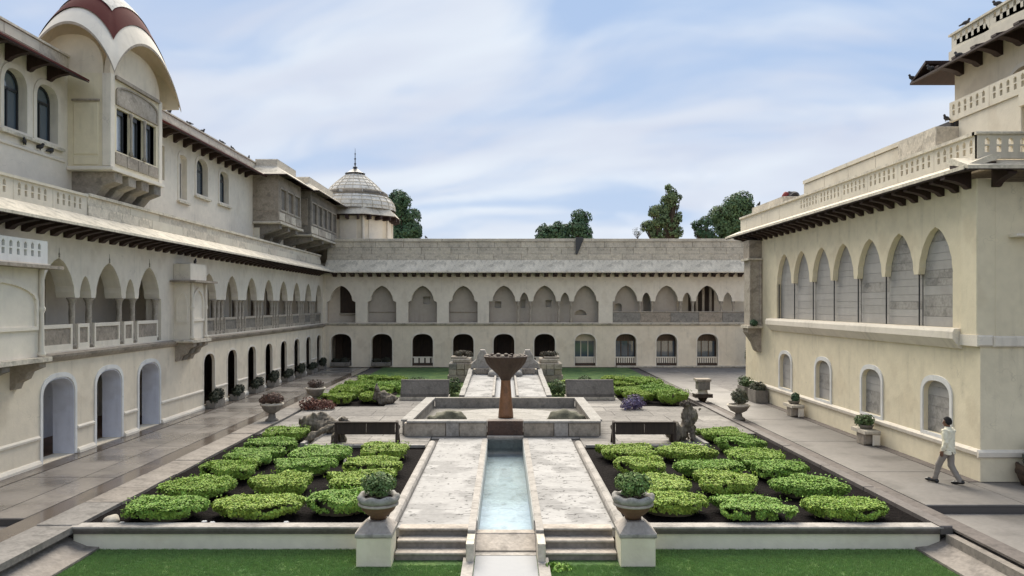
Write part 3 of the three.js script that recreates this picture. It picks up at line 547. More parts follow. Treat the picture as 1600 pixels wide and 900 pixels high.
  part('roof_crown', band(0.02, 0.60, 0.13), M.domeWhite, o);
  { const g = wallShape([[-15.65, 12.36], [-12.78, 12.36], ...archTop(-14.2, 2.87, 12.37, 13.86, 'seg')], [], 0.06); const p = g.attributes.position; for (let i = 0; i < p.count; i++) p.setZ(i, -zm - hz + 0.06 - p.getZ(i)); fix(g, true); part('end_panel', g, M.cream, o); }
  // gable wall under the arched eaves
  part('gable_wall', mapped(wallShape([[z0 + 0.05, 12.482], [z1 - 0.05, 12.482], ...archTop(zm, z1 - z0 - 0.1, 12.49, 13.72, 'seg')], [], 0.2), SIDE.left(x1 - 0.03), true), M.cream, o);
  for (const ze of [-z0 - 0.03, -z1 + 0.23]) { const g = wallShape([[-15.5, 12.482], [x1 - 0.25, 12.482], ...archTop((-15.5 + x1 - 0.25) / 2, x1 - 0.25 + 15.5, 12.49, 13.78, 'seg')], [], 0.2); const p = g.attributes.position; for (let i = 0; i < p.count; i++) p.setZ(i, ze - p.getZ(i)); fix(g, true); part('gable_wall', g, M.cream, o); }
  part('oriel_cornice', soft(x1 - 0.1, x1 + 0.1, 12.36, 12.475, -z0 - 0.25, -z1 + 0.25), M.greyStone, o);
}
// grey stone oriels at the far end of the upper storey
function greyOriel(x1, z0, z1, yb, yt, eave, warm) {
  const mid = (z0 + z1) / 2, n = Math.max(2, Math.round((z1 - z0) / 1.6)), step = (z1 - z0 - 0.4) / n; const holes = [];
  for (let i = 0; i < n; i++) holes.push(rect(z0 + 0.2 + step * i + 0.16, z0 + 0.2 + step * (i + 1) - 0.16, yb + 0.75, yt - 0.75));
  const o = part('grey_oriel', merge([mapped(wallShape(rect(z0, z1, yb, yt), holes, 0.15), SIDE.left(x1), true), bx(XU + 0.003, x1 - 0.151, yb, yt, -z0, -z0 - 0.15), bx(XU + 0.003, x1 - 0.151, yb, yt, -z1 + 0.15, -z1)]), warm, left);
  for (const h of holes) { const a = h[0][0], b = h[1][0], y0 = h[0][1], y1 = h[2][1]; part('shutter', bx(x1 - 0.11, x1 - 0.08, y0, y1, -a, -(a + b) / 2 + 0.01), M.greyStone, o); part('shutter', bx(x1 - 0.12, x1 - 0.09, y0, y1, -(a + b) / 2 - 0.01, -b), M.greyStoneDark, o); part('window_surround', mapped(ring(rect(a - 0.1, b + 0.1, y0 - 0.1, y1 + 0.1), rect(a, b, y0, y1), 0.04), (s, y, d) => [x1 + 0.04 - d, y, -s], true), M.column, o); }
  part('oriel_side_panel', soft(XU + 0.2, x1 - 0.2, yb + 0.6, yt - 0.5, -z0 + 0.03, -z0 - 0.05), M.greyStone, o);
  part('oriel_sill', soft(XU + 0.004, x1 + 0.15, yb - 0.14, yb - 0.002, -z0 + 0.12, -z1 - 0.1, 0.03), M.parapet, o);
  for (let i = 0; i < 4; i++) part('sill_panel', soft(x1 - 0.01, x1 + 0.05, yb + 0.1, yb + 0.55, -(z0 + 0.1 + i * (z1 - z0) / 4), -(z0 - 0.05 + (i + 1) * (z1 - z0) / 4)), i % 2 ? M.column : M.parapet, o);
  for (let i = 0; i < 3; i++) { const s = new THREE.Shape([[0, 0], [0.3, 0.1], [0.5, 0.5], [x1 - XU, 0.85], [x1 - XU, 1.1], [0, 1.1]].map(p => new THREE.Vector2(...p))); const g = new THREE.ExtrudeGeometry(s, { depth: 0.5, bevelEnabled: false }); g.translate(XU, yb - 1.25, -(z0 + 0.7 + i * (z1 - z0 - 0.8) / 2.4)); part('corbel', g, M.greyStoneDark, o); }
  // sloping eave on three sides
  const ex = eave, pos = [], q = [[XU, yt + 0.62, -z0 - 0.4], [x1 - 0.3, yt + 0.62, -z0 - 0.5], [x1 - 0.3, yt + 0.62, -z1 + 0.5], [XU, yt + 0.62, -z1 + 0.4]], w = [[XU, yt - 0.06, -z0 + ex], [x1 + ex, yt - 0.06, -z0 + ex], [x1 + ex, yt - 0.06, -z1 - ex], [XU, yt - 0.06, -z1 - ex]];
  for (let i = 0; i < 3; i++) { pos.push(...w[i], ...w[i + 1], ...q[i + 1], ...w[i], ...q[i + 1], ...q[i]); }
  const up = new THREE.BufferGeometry(); up.setAttribute('position', new THREE.Float32BufferAttribute(pos, 3)); up.computeVertexNormals(); part('oriel_eave', up, M.parapetB, o);
  const pos2 = []; for (let i = 0; i < 3; i++) { const d = v => [v[0], v[1] - 0.07, v[2]]; pos2.push(...d(w[i]), ...d(q[i + 1]), ...d(w[i + 1]), ...d(w[i]), ...d(q[i]), ...d(q[i + 1]), ...w[i], ...d(w[i]), ...d(w[i + 1]), ...w[i], ...d(w[i + 1]), ...w[i + 1]); }
  const dn = new THREE.BufferGeometry(); dn.setAttribute('position', new THREE.Float32BufferAttribute(pos2, 3)); dn.computeVertexNormals(); part('oriel_eave_soffit', dn, M.eaveUnder, o);
  part('oriel_roof', soft(XU + 0.004, x1 - 0.2, yt + 0.5, yt + 1.0, -z0 - 0.4, -z1 + 0.4, 0.06), M.parapetB, o);
  return o;
}
greyOriel(-13.1, 45.3, 50.3, 9.55, 12.25, 0.7, M.greyStone);
greyOriel(-12.75, 51.4, 59.4, 9.35, 12.2, 0.75, M.greyStoneDark);
// balconies on the gallery of the left wing
function balcony(z0, z1, x1, yb, slab, top, pierced, faceMat) {
  const o = part('balcony', bx(XL + 0.003, x1, yb, slab, -z0, -z1), faceMat, left);
  for (const z of [z0 + 0.08, z1 - 0.08]) put('balcony_column', boxUV(lathe([[0, 0], [0.11, 0], [0.11, 0.1], [0.07, 0.16], [0.06, 1.2], [0.10, 1.3], [0.10, 1.36], [0.07, 1.42], [0.07, slab - yb - 0.02], [0, slab - yb - 0.02]], 10)), M.creamPale, o, x1 + 0.06, yb + 0.005, -z);
  { const w = z1 - z0 - 0.5, c = (z0 + z1) / 2; part('balcony_niche', mapped(ring(archHole(c, w + 0.1, yb + 0.75, yb + 1.6, yb + 2.15, 'pointed'), archHole(c, w - 0.12, yb + 0.85, yb + 1.58, yb + 2.02, 'pointed'), 0.06), (s, y, d) => [x1 + 0.06 - d, y, -s], true), M.creamPale, o); }
  { const cx = (XL + x1) / 2, w = (x1 - XL) * 0.55; const g = ring(archHole(cx, w + 0.1, yb + 0.7, yb + 1.5, yb + 1.98, 'pointed'), archHole(cx, w - 0.04, yb + 0.78, yb + 1.48, yb + 1.88, 'pointed'), 0.05); g.translate(0, 0, -z0); part('balcony_niche', g, M.creamPale, o); const f = wallShape(archHole(cx, w - 0.03, yb + 0.78, yb + 1.48, yb + 1.88, 'pointed'), [], 0.012); f.translate(0, 0, -z0 + 0.004); part('niche_panel', f, M.creamPale, o); }
  part('balcony_drip', soft(XL + 0.004, x1 + 0.4, slab + 0.002, slab + 0.09, -z0 + 0.45, -z1 - 0.45, 0.03), M.greyStone, o);
  if (pierced) { let a = z0 - 0.1; const len = z1 - z0 + 0.2; part('balcony_lattice', mapped(wallShape(rect(0, len, 0, top - slab - 0.2), M.latticeRows(len, top - slab - 0.2), 0.08), (s, y, d) => [x1 + 0.12 - d, slab + 0.15 + y, -(a + s)], true), M.trim, o); const g = wallShape(rect(0, 0.6, 0, top - slab - 0.2), M.latticeRows(0.75, top - slab - 0.2), 0.08); g.translate(x1 - 0.55, slab + 0.15, -z0 + 0.1); part('balcony_lattice', g, M.trim, o); part('balcony_attic', soft(XL + 0.004, x1 + 0.14, slab + 0.092, slab + 0.15, -z0 + 0.2, -z1 - 0.2), M.creamPale, o); }
  else part('balcony_attic', soft(XL + 0.004, x1 + 0.05, slab + 0.092, top, -z0 + 0.06, -z1 - 0.06), M.creamPale, o);
  part('balcony_sill', soft(XL + 0.004, x1 + 0.22, yb - 0.13, yb - 0.003, -z0 + 0.2, -z1 - 0.2, 0.04), M.parapet, o);
  const s = new THREE.Shape([[0, 0], [0.12, 0.02], [0.2, 0.2], [0.4, 0.3], [0.5, 0.5], [x1 - XL + 0.1, 0.62], [x1 - XL + 0.1, 0.75], [0, 0.75]].map(p => new THREE.Vector2(...p)));
  for (let i = 0; i < 3; i++) { const g = new THREE.ExtrudeGeometry(s, { depth: 0.28, bevelEnabled: true, bevelThickness: 0.02, bevelSize: 0.02, bevelSegments: 1 }); g.translate(XL, yb - 0.89, -(z0 + 0.38 + i * (z1 - z0 - 0.36) / 2)); part('balcony_corbel', g, i === 1 ? M.greyStoneDark : M.greyStone, o); }
}
balcony(18.2, 21.75, -12.9, 3.28, 5.72, 6.55, true, M.creamPale);
balcony(32.15, 33.75, -12.94, 3.28, 5.64, 6.42, false, M.creamPale);

// =====================================================================
//  BACK WING
// =====================================================================
const back = thing('palace_wing', 'long two-storey cream palace wing closing the far side of the court', 'palace', [2, 0, -ZB]);
{
  const Bf = SIDE.back(ZB), bk = k => -12.25 + 3.055 * k;
  const gr = []; for (let k = 0; k < 10; k++) gr.push(archHole(bk(k), 1.56, 0.1, 1.85, 2.5, 'seg'));
  part('wall', mapped(wallShape(rect(XL + 0.002, XE, 0.012, 3.25), gr, 0.5), Bf, true), M.cream, back);
  for (let k = 0; k < 10; k++) part('arch_trim', mapped(ring(archHole(bk(k), 1.74, 0.09, 1.88, 2.6, 'seg'), archHole(bk(k), 1.565, 0.102, 1.852, 2.502, 'seg'), 0.03), (s, y, d) => Bf(s, y, d - 0.03), true), M.creamPale, back);
  // veranda behind the ground arches
  part('veranda_floor', bx(XL, XE, -0.05, 0.06, -ZB - 0.51, -ZB - 3.3), M.terracotta, back);
  part('veranda_panelling', bx(XL, XE, 0.06, 3.2, -ZB - 3.3, -ZB - 3.5), M.midWood, back);
  part('veranda_ceiling', bx(XL, XE, 3.05, 3.24, -ZB - 0.51, -ZB - 3.3), M.creamPale, back);
  for (const x of [XL, XE - 0.2]) part('veranda_end_wall', bx(x, x + 0.2, 0.06, 3.05, -ZB - 0.51, -ZB - 3.3), M.creamPale, back);
  for (let k = 0; k < 10; k++) {
    const x = bk(k);
    if (k < 6) { const d = part('veranda_door', soft(x - 0.55, x + 0.55, 0.07, 2.25, -ZB - 3.2, -ZB - 3.29), M.darkWood, back); part('door_frame', mapped(ring(rect(x - 0.7, x + 0.7, 0.065, 2.4), rect(x - 0.55, x + 0.55, 0.066, 2.25), 0.1), (s, y, dd) => [s, y, -ZB - 3.16 - dd], true), M.midWood, d); }
    else { // glazed timber screens standing in the arch
      const f = part('screen_frame', mapped(merge([ring(rect(x - 0.8, x + 0.8, 0.1, 2.5), rect(x - 0.73, x + 0.73, 0.75, 1.95), 0.06), wallShape(rect(x - 0.3, x - 0.24, 0.76, 1.94), [], 0.06), wallShape(rect(x + 0.24, x + 0.3, 0.76, 1.94), [], 0.06)]), (s, y, d) => [s, y, -ZB - 0.75 - d], true), k === 6 ? M.creamPale : M.midWood, back);
      part('pane', bx(x - 0.74, x + 0.74, 0.74, 1.96, -ZB - 0.79, -ZB - 0.8), M.skyGlass, f);
    }
    if (k < 2) part('planter_trough', soft(x - 0.72, x + 0.72, 0.1, 0.5, -ZB - 0.12, -ZB - 0.42), M.greyStoneDark, back);
    else { const bars = []; for (let b = -0.66; b < 0.7; b += k < 6 ? 0.44 : 0.165) bars.push(bx(x + b, x + b + (k < 6 ? 0.32 : 0.09), 0.32, 0.70, -ZB - 0.2, -ZB - 0.26)); bars.push(bx(x - 0.775, x + 0.775, 0.701, 0.78, -ZB - 0.18, -ZB - 0.28)); part('arch_railing', merge(bars), M.creamPale, back); part('railing_base', bx(x - 0.775, x + 0.775, 0.105, 0.3, -ZB - 0.2, -ZB - 0.3), M.darkWood, back); }
  }
  // gallery storey
  const stepHole = (c) => [[c - 1.08, 3.36], [c + 1.08, 3.36], [c + 1.08, 4.9], [c + 0.9, 4.98], ...archTop(c, 1.72, 5.0, 6.12, 'pointed'), [c - 0.9, 4.98], [c - 1.08, 4.9]];
  const big = c => ({ c, w: 1.75, sp: 4.95, ap: 6.14 }), sm = c => ({ c, w: 0.68, sp: 4.95, ap: 5.62 });
  const hA = arcade(bk(4) - 1.12, bk(6) + 1.0, 3.36, [big(bk(4)), sm(bk(4.5)), big(bk(5)), sm(bk(5.5)), big(bk(6))]);
  const hB = arcade(bk(7) - 1.0, XE - 0.15, 3.36, [big(bk(7)), sm(bk(7.5)), big(bk(8)), sm(bk(8.5)), big(bk(9)), sm(bk(9.5))]);
  part('gallery_wall', mapped(wallShape(rect(XL + 0.002, XE, 3.251, 7.6), [stepHole(bk(0)), stepHole(bk(1)), stepHole(bk(2)), stepHole(bk(3)), hA, hB], 0.36), Bf, true), M.creamPale, back);
  part('ledge', sweep([[0, 3.12], [0.05, 3.14], [0.13, 3.24], [0.14, 3.31], [0, 3.34]], XL + 0.2, XE, (a, b, c) => [c, b, -ZB + a]), M.parapet, back);
  part('gallery_floor', bx(XL, XE, 3.24, 3.34, -ZB - 0.365, -ZB - 3), M.terracotta, back);
  part('gallery_back_wall', bx(XL, XE, 3.34, 7.2, -ZB - 1.9, -ZB - 2.1), M.creamPale, back);
  part('gallery_ceiling', bx(XL, XE, 6.75, 6.95, -ZB - 0.365, -ZB - 2.1), M.creamPale, back);
  // blind masonry set in the middle bays, with small openings
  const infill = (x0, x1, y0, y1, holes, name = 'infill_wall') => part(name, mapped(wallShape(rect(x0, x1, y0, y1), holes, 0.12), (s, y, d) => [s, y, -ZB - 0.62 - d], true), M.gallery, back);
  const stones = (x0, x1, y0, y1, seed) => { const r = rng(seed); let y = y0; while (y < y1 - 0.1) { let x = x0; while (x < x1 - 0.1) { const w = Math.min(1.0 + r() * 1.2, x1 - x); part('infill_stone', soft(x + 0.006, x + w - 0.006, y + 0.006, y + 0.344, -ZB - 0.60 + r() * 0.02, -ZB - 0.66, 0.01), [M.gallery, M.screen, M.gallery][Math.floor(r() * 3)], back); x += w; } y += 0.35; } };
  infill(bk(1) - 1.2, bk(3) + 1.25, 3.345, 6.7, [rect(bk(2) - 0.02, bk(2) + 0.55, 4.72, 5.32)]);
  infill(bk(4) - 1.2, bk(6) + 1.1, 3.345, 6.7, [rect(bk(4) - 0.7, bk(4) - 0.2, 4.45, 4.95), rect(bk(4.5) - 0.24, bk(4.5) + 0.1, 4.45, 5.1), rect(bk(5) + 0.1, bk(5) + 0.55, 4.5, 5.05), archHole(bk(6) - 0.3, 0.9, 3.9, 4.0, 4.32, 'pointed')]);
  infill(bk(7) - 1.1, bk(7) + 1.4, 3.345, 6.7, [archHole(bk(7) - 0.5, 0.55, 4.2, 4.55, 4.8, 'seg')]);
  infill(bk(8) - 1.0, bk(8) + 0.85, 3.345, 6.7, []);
  part('opening_back', bx(bk(1), bk(7) + 1, 3.4, 6.6, -ZB - 1.2, -ZB - 1.25), M.creamPale, back);
  for (const k of [1, 3]) part('infill_ledge', soft(bk(k) - 1.05, bk(k) + 1.05, 4.1, 4.16, -ZB - 0.56, -ZB - 0.615), M.greyStone, back);
  const d0 = part('gallery_door', soft(bk(0) - 0.45, bk(0) + 1.0, 4.05, 6.2, -ZB - 1.8, -ZB - 1.89), M.darkWood, back); part('door_sill', soft(bk(0) - 0.5, bk(0) + 1.05, 3.9, 4.045, -ZB - 1.74, -ZB - 1.895), M.parapet, d0);
  for (const x of [bk(9) - 0.55, bk(9) - 0.05, bk(9) + 0.5]) part('pier', soft(x - 0.09, x + 0.09, 3.35, 6.7, -ZB - 1.0, -ZB - 1.2), M.column, back);
  part('gallery_door', soft(bk(9) - 1.0, bk(9) + 1.0, 3.36, 6.6, -ZB - 1.86, -ZB - 1.89), M.darkWood, back);
  // columns and the long stone parapet of the right-hand bays
  const colB = boxUV(lathe([[0, 0], [0.14, 0], [0.14, 0.12], [0.1, 0.18], [0.09, 0.5], [0.1, 1.0], [0.09, 1.3], [0.14, 1.5], [0.15, 1.58], [0, 1.58]], 10));
  for (const c of [bk(4.5), bk(5.5), bk(7.5), bk(8.5), bk(9.5)]) for (const s of [-0.46, 0.46]) put('column', colB, M.column, back, c + s, 3.36, -ZB - 0.18);
  { let x = bk(7) - 0.98; const r = rng(55); while (x < XE - 0.4) { const w = Math.min(1.7 + r() * 0.8, XE - 0.2 - x); part('parapet_panel', soft(x + 0.008, x + w - 0.008, 3.362, 4.12, -ZB - 0.06 + r() * 0.01, -ZB - 0.2), r() < 0.5 ? M.greyStone : M.screen, back); x += w; } part('parapet_rail', soft(bk(7) - 0.98, XE - 0.2, 4.122, 4.2, -ZB - 0.02, -ZB - 0.22), M.column, back); }
  // eave
  const ev = (a, b, c) => [c, b, -ZB + a];
  part('eave_roof', sweep([[1.03, 7.06], [1.03, 7.14], [0.12, 8.06], [-0.1, 8.06], [-0.1, 7.5], [0.1, 7.42]], XL + 0.3, XE, ev), M.eaveTop, back);
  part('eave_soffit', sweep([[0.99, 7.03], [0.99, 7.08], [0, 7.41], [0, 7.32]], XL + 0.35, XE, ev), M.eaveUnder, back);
  const bk2 = M.bracketGeo.clone(); bk2.rotateY(-Math.PI / 2);
  const r = rng(61); for (let x = XL + 0.9; x < XE - 0.3; x += 0.66) put('bracket', bk2, [M.eaveUnder, M.eaveUnder, M.darkWood][Math.floor(r() * 3)], back, x, 6.78, -ZB + 0.003, 0, [1.15, 1.05, 1]);
  // parapet of separate stone courses
  const course = (y0, y1, z, lo, hi, cap) => { let x = XL + 0.3; while (x < XE - 0.3) { const w = Math.min(lo + r() * (hi - lo), XE - x); part(cap ? 'coping_stone' : 'parapet_stone', soft(x + 0.008, x + w - 0.008, y0 + 0.008, y1 - 0.006, -ZB + z + (r() - 0.5) * 0.02, -ZB - 0.45, 0.015), [M.parapet, M.parapetB, M.parapetC][Math.floor(r() * 3)], back); x += w; } };
  course(8.06, 8.5, 0.06, 1.8, 2.8); course(8.5, 8.98, 0.0, 1.5, 2.6); course(8.98, 9.42, 0.0, 1.5, 2.6); course(9.42, 9.66, 0.07, 2.2, 3.6, true);
  part('parapet_core', bx(XL + 0.3, XE, 7.6, 9.6, -ZB - 0.1, -ZB - 0.4), M.parapetC, back);
  part('roof', bx(XL - 3, XE + 4, 7.6, 7.85, -ZB - 0.42, -ZB - 9), M.parapet, back);
  part('rear_wall', bx(XL - 3, XE + 4, -0.1, 7.6, -ZB - 8.6, -ZB - 9), M.cream, back);
  part('plinth', sweep([[0, 0.012], [0.3, 0.012], [0.3, 0.1], [0.24, 0.13], [0, 0.13]], 8.4, XE - 0.4, ev), M.parapet, back);
  // dark drain chute on the parapet
  const sp = new THREE.Shape([[0, 0], [0.12, 0.02], [0.6, 1.15], [0.5, 1.3], [0, 1.3]].map(p => new THREE.Vector2(...p))); const sg = new THREE.ExtrudeGeometry(sp, { depth: 0.16, bevelEnabled: false }); sg.translate(5.35, 8.45, -ZB + 0.02); part('drain_chute', sg, M.metal, back);
}

// =====================================================================
//  DOMED CORNER PAVILION on the far left roof
// =====================================================================
{
  const cx = -12.0, cz = -62.8, t = thing('corner_pavilion', 'octagonal roof pavilion with stepped pale dome and dark spire, far left corner', 'pavilion', [cx, 7.85, cz]);
  const oct = (r, y0, y1, r2 = r) => { const g = new THREE.CylinderGeometry(r2, r, y1 - y0, 8, 1); g.rotateY(Math.PI / 8); g.translate(cx, (y0 + y1) / 2, cz); return g.toNonIndexed(); };
  const fl = g => { g.computeVertexNormals(); return g; };
  part('wall', fl(oct(3.0, 7.86, 11.75)), M.cream, t);
  for (let i = 0; i < 8; i++) { const a = Math.PI / 8 + i * Math.PI / 4; put('corner_post', boxUV(new THREE.CylinderGeometry(0.12, 0.13, 3.9, 8)), M.creamPale, t, cx + Math.sin(a) * 3.0, 9.8, cz + Math.cos(a) * 3.0); }
  for (let i = 0; i < 8; i++) { const a = i * Math.PI / 4; const g = new THREE.BoxGeometry(1.3, 1.5, 0.08); g.rotateY(a); g.translate(cx + Math.sin(a) * 2.78, 10.5, cz + Math.cos(a) * 2.78); part('wall_panel', g, M.creamPale, t); }
  part('eave', fl(oct(3.75, 11.62, 12.42, 3.0)), M.parapetB, t);
  part('eave_soffit', fl(oct(3.68, 11.57, 11.618, 3.7)), M.eaveUnder, t);
  for (let i = 0; i < 24; i++) { const a = i * Math.PI / 12; const g = new THREE.BoxGeometry(0.16, 0.3, 0.75); g.translate(0, 11.41, 3.2); g.rotateY(a); g.translate(cx, 0, cz); part('bracket', g, M.eaveUnder, t); }
  const rib = (pts, n, rad, name, mt) => { for (let i = 0; i < n; i++) { const a = i * Math.PI * 2 / n + 0.1; const g = new THREE.TubeGeometry(new THREE.CatmullRomCurve3(pts.map(p => V(Math.sin(a) * p[0], p[1], Math.cos(a) * p[0]))), 12, rad, 5); g.translate(cx, 0, cz); part(name, g, mt, t); } };
  const tier = [[3.22, 12.2], [3.2, 12.45], [3.08, 12.8], [2.85, 13.12], [2.5, 13.38]], dome = [[2.25, 13.42], [2.2, 13.7], [2.0, 14.0], [1.65, 14.35], [1.25, 14.7], [0.9, 14.98], [0.6, 15.2]];
  part('lower_dome', lathe(tier, 40).translate(cx, 0, cz), M.domeWhite, t); rib(tier.map(p => [p[0] + 0.01, p[1]]), 24, 0.026, 'dome_rib', M.parapet);
  part('dome_ledge', lathe([[2.1, 13.33], [2.62, 13.34], [2.66, 13.43], [2.2, 13.5]], 40).translate(cx, 0, cz), M.greyStone, t);
  part('dome', lathe(dome, 40).translate(cx, 0, cz), M.domeWhite, t); rib(dome.map(p => [p[0] + 0.012, p[1]]), 20, 0.022, 'dome_rib', M.parapet);
  [[2.2, 13.75], [1.94, 14.08], [1.66, 14.35], [1.32, 14.65], [1.0, 14.91], [3.21, 12.45], [3.09, 12.8], [2.87, 13.12]].forEach(([rr, y], i) => { const q = new THREE.TorusGeometry(rr, 0.028, 5, 40); q.rotateX(Math.PI / 2); q.translate(cx, y, cz); part('dome_course', q, i % 2 ? M.parapet : M.parapetB, t); });
  for (const a of [0.1, 0.75, -0.65, 1.5]) { const g = soft(-0.75, 0.75, 13.44, 13.66, 2.28, 2.5, 0.04); g.rotateY(a); g.translate(cx, 0, cz); part('dome_cresting', g, a === 0.1 ? M.greyStone : M.greyStoneDark, t); }
  part('dome_cap', lathe([[0, 15.12], [0.78, 15.16], [0.82, 15.24], [0.5, 15.36], [0.28, 15.55], [0.14, 15.66], [0.2, 15.76], [0, 15.84]], 16).translate(cx, 0, cz), M.metal, t);
  part('spire', lathe([[0.05, 15.78], [0.05, 15.95], [0.11, 16.02], [0.04, 16.1], [0.04, 16.35], [0.09, 16.42], [0.03, 16.5], [0.03, 16.75], [0.06, 16.82], [0.02, 16.9], [0.008, 17.3]], 8).translate(cx, 0, cz), M.metal, t);
  part('parapet_stub', soft(cx - 2.3, cx + 2.6, 9.4, 9.72, cz + 2.4, cz + 2.9), M.parapetB, t);
}

// =====================================================================
//  RIGHT WING
// =====================================================================
const right = thing('palace_wing', 'bright cream palace block on the right with seven tall blind arches', 'palace', [XR, 0, -31]);
{
  const Rf = SIDE.right(XR), z0 = 20.8, z1 = 41.0;
  const bw = [22.9, 26.95, 31.05, 35.2];
  const bh = bw.map((c, i) => archHole(c, 1.42, 0.95, 2.05, 2.5, 'seg'));
  part('wall', mapped(wallShape(rect(z0, z1, 0.012, 3.75), bh, 0.4), Rf, false), M.creamWarm, right);
  part('corner_wall', bx(XR + 0.402, XR + 14, 0.012, 8.0, -z0, -z0 - 0.4), M.creamWarm, right);
  part('end_wall', bx(XR + 0.402, XR + 14, 0.012, 9, -z1 + 0.4, -z1), M.cream, right);
  bw.forEach((c, i) => {
    const O = archHole(c, 1.66, 0.86, 2.08, 2.66, 'seg'); part('window_trim', mapped(ring(O, archHole(c, 1.422, 0.952, 2.052, 2.502, 'seg'), 0.04), (s, y, d) => Rf(s, y, d - 0.04), false), M.trim, right);
    const p = part('blind_window', bx(XR + 0.16, XR + 0.22, 0.9, 2.55, -c + 0.75, -c - 0.75), M.boardC, right);
    const r = rng(300 + i); let y = 0.96; while (y < 2.5) { const h = 0.24 + r() * 0.2; part('board', soft(XR + 0.13 + r() * 0.012, XR + 0.158, y, Math.min(y + h, 2.52) - 0.008, -c + 0.72, -c - 0.72, 0.006), [M.board, M.boardB, M.boardC][Math.floor(r() * 3)], p); y += h; }
  });
  // tall blind arches
  const ac = [22.99, 25.1, 27.14, 29.24, 31.25, 33.35, 35.4];
  const hole = arcade(22.08, 36.35, 4.08, ac.map(c => ({ c, w: 1.86, sp: 5.66, ap: 7.02 })));
  part('upper_wall', mapped(wallShape(rect(z0 + 0.75, z1, 3.751, 9.0), [hole], 0.2), Rf, false), M.creamWarm, right);
  part('pilaster', soft(XR - 0.09, XR + 0.42, 3.752, 8.1, -z0 - 0.006, -z0 - 0.745, 0.02), M.creamWarm, right);
  const post = boxUV(new THREE.CylinderGeometry(0.024, 0.024, 1.58, 8)); for (let i = 0; i < 6; i++) put('post', post, M.metal, right, XR + 0.1, 4.87, -(ac[i] + ac[i + 1]) / 2);
  for (const z of [22.12, 36.3]) put('post', post, M.metal, right, XR + 0.1, 4.87, -z);
  const r = rng(400);
  ac.forEach((c, i) => { const p = part('blind_panel', bx(XR + 0.24, XR + 0.30, 4.05, 7.05, -c + 1.03, -c - 1.03), M.board, right); let y = 4.085; while (y < 7.0) { const h = 0.2 + r() * 0.16; part('board', soft(XR + 0.205 + r() * 0.008, XR + 0.238, y, y + h - 0.008, -c + 1.02, -c - 1.02, 0.006), [M.board, M.boardB, M.boardC][Math.floor(r() * (i < 3 ? 3 : 2))], p); y += h; } });
  // rough stones lining the nearest two arches
  for (const [c, n] of [[ac[0], 8], [ac[1], 5]]) { const pts = archTop(c, 1.84, 5.66, 7.0, 'pointed').slice(13); for (let i = 0; i < n; i++) { const q = pts[Math.round(12 - i * 12 / (n + 0.2))], q2 = pts[Math.max(0, Math.round(12 - (i + 1) * 12 / (n + 0.2)))], a = Math.atan2(q2[1] - q[1], q2[0] - q[0]), d = Math.hypot(q2[0] - q[0], q2[1] - q[1]); const g = soft(-0.10, 0.05 + r() * 0.02, 0.01, d - 0.005, -0.09 - r() * 0.03, 0.05, 0.02); g.rotateX(Math.PI / 2 - a); g.translate(XR + 0.14, q[1], -q[0]); part('arch_stone', g, [M.greyStone, M.column, M.parapet][Math.floor(r() * 3)], right); } }
  part('sill_cornice', sweep([[0, 3.5], [0.08, 3.52], [0.24, 3.74], [0.28, 3.79], [0.28, 3.98], [0.23, 4.06], [0, 4.08]], 21.6, 37.1, (a, b, c) => [XR - a, b, -c]), M.creamPale, right);
  part('string_course', soft(XR - 0.12, XR + 0.3, 3.62, 3.92, -z0 + 0.1, -21.59, 0.04), M.creamPale, right);
  part('string_course', soft(XR + 0.31, XR + 14, 3.6, 3.9, -z0 + 0.1, -z0 - 0.1, 0.04), M.creamPale, right);
  part('dado_moulding', sweep([[0, 0.66], [0.07, 0.7], [0.09, 0.8], [0.03, 0.86], [0, 0.87]], z0, 41, (a, b, c) => [XR - a, b, -c]), M.creamPale, right);
  part('dado_moulding', sweep([[0, 0.64], [0.07, 0.68], [0.09, 0.8], [0.03, 0.86], [0, 0.87]], XR - 0.09, XR + 14, (a, b, c) => [c, b, -z0 + a]), M.creamPale, right);
  part('wall_shelf', soft(XR + 0.75, XR + 3, 6.52, 6.6, -z0 + 0.35, -z0 - 0.05), M.creamPale, right);
  // eave
  const ev = (a, b, c) => [XR - a, b, -c];
  part('eave_roof', sweep([[0.86, 8.22], [0.86, 8.31], [0.1, 8.62], [-0.1, 8.62], [-0.1, 8.5], [0.1, 8.44]], z0 - 0.7, 41.8, ev), M.eaveTop, right);
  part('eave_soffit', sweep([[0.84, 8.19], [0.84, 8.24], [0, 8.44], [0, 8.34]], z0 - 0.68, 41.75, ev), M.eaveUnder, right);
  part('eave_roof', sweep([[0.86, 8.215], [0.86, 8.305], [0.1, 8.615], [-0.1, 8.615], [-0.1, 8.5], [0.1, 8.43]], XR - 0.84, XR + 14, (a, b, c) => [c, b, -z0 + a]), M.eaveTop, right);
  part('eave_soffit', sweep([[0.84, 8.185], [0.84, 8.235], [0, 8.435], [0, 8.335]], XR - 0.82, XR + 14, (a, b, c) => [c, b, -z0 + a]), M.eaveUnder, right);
  const bkr = M.bracketGeo.clone(); bkr.rotateY(Math.PI); for (let z = z0 + 0.35; z < 41; z += 0.72) put('bracket', bkr, M.eaveUnder, right, XR - (z < z0 + 0.75 ? 0.093 : 0.003), 7.86, -z, 0, [0.9, 1, 0.85]);
  const bkf = M.bracketGeo.clone(); bkf.rotateY(-Math.PI / 2); for (let x = XR + 0.4; x < XR + 6; x += 0.9) put('bracket', bkf, M.eaveUnder, right, x, 7.86, -z0 + 0.003, 0, [0.85, 1, 0.9]);
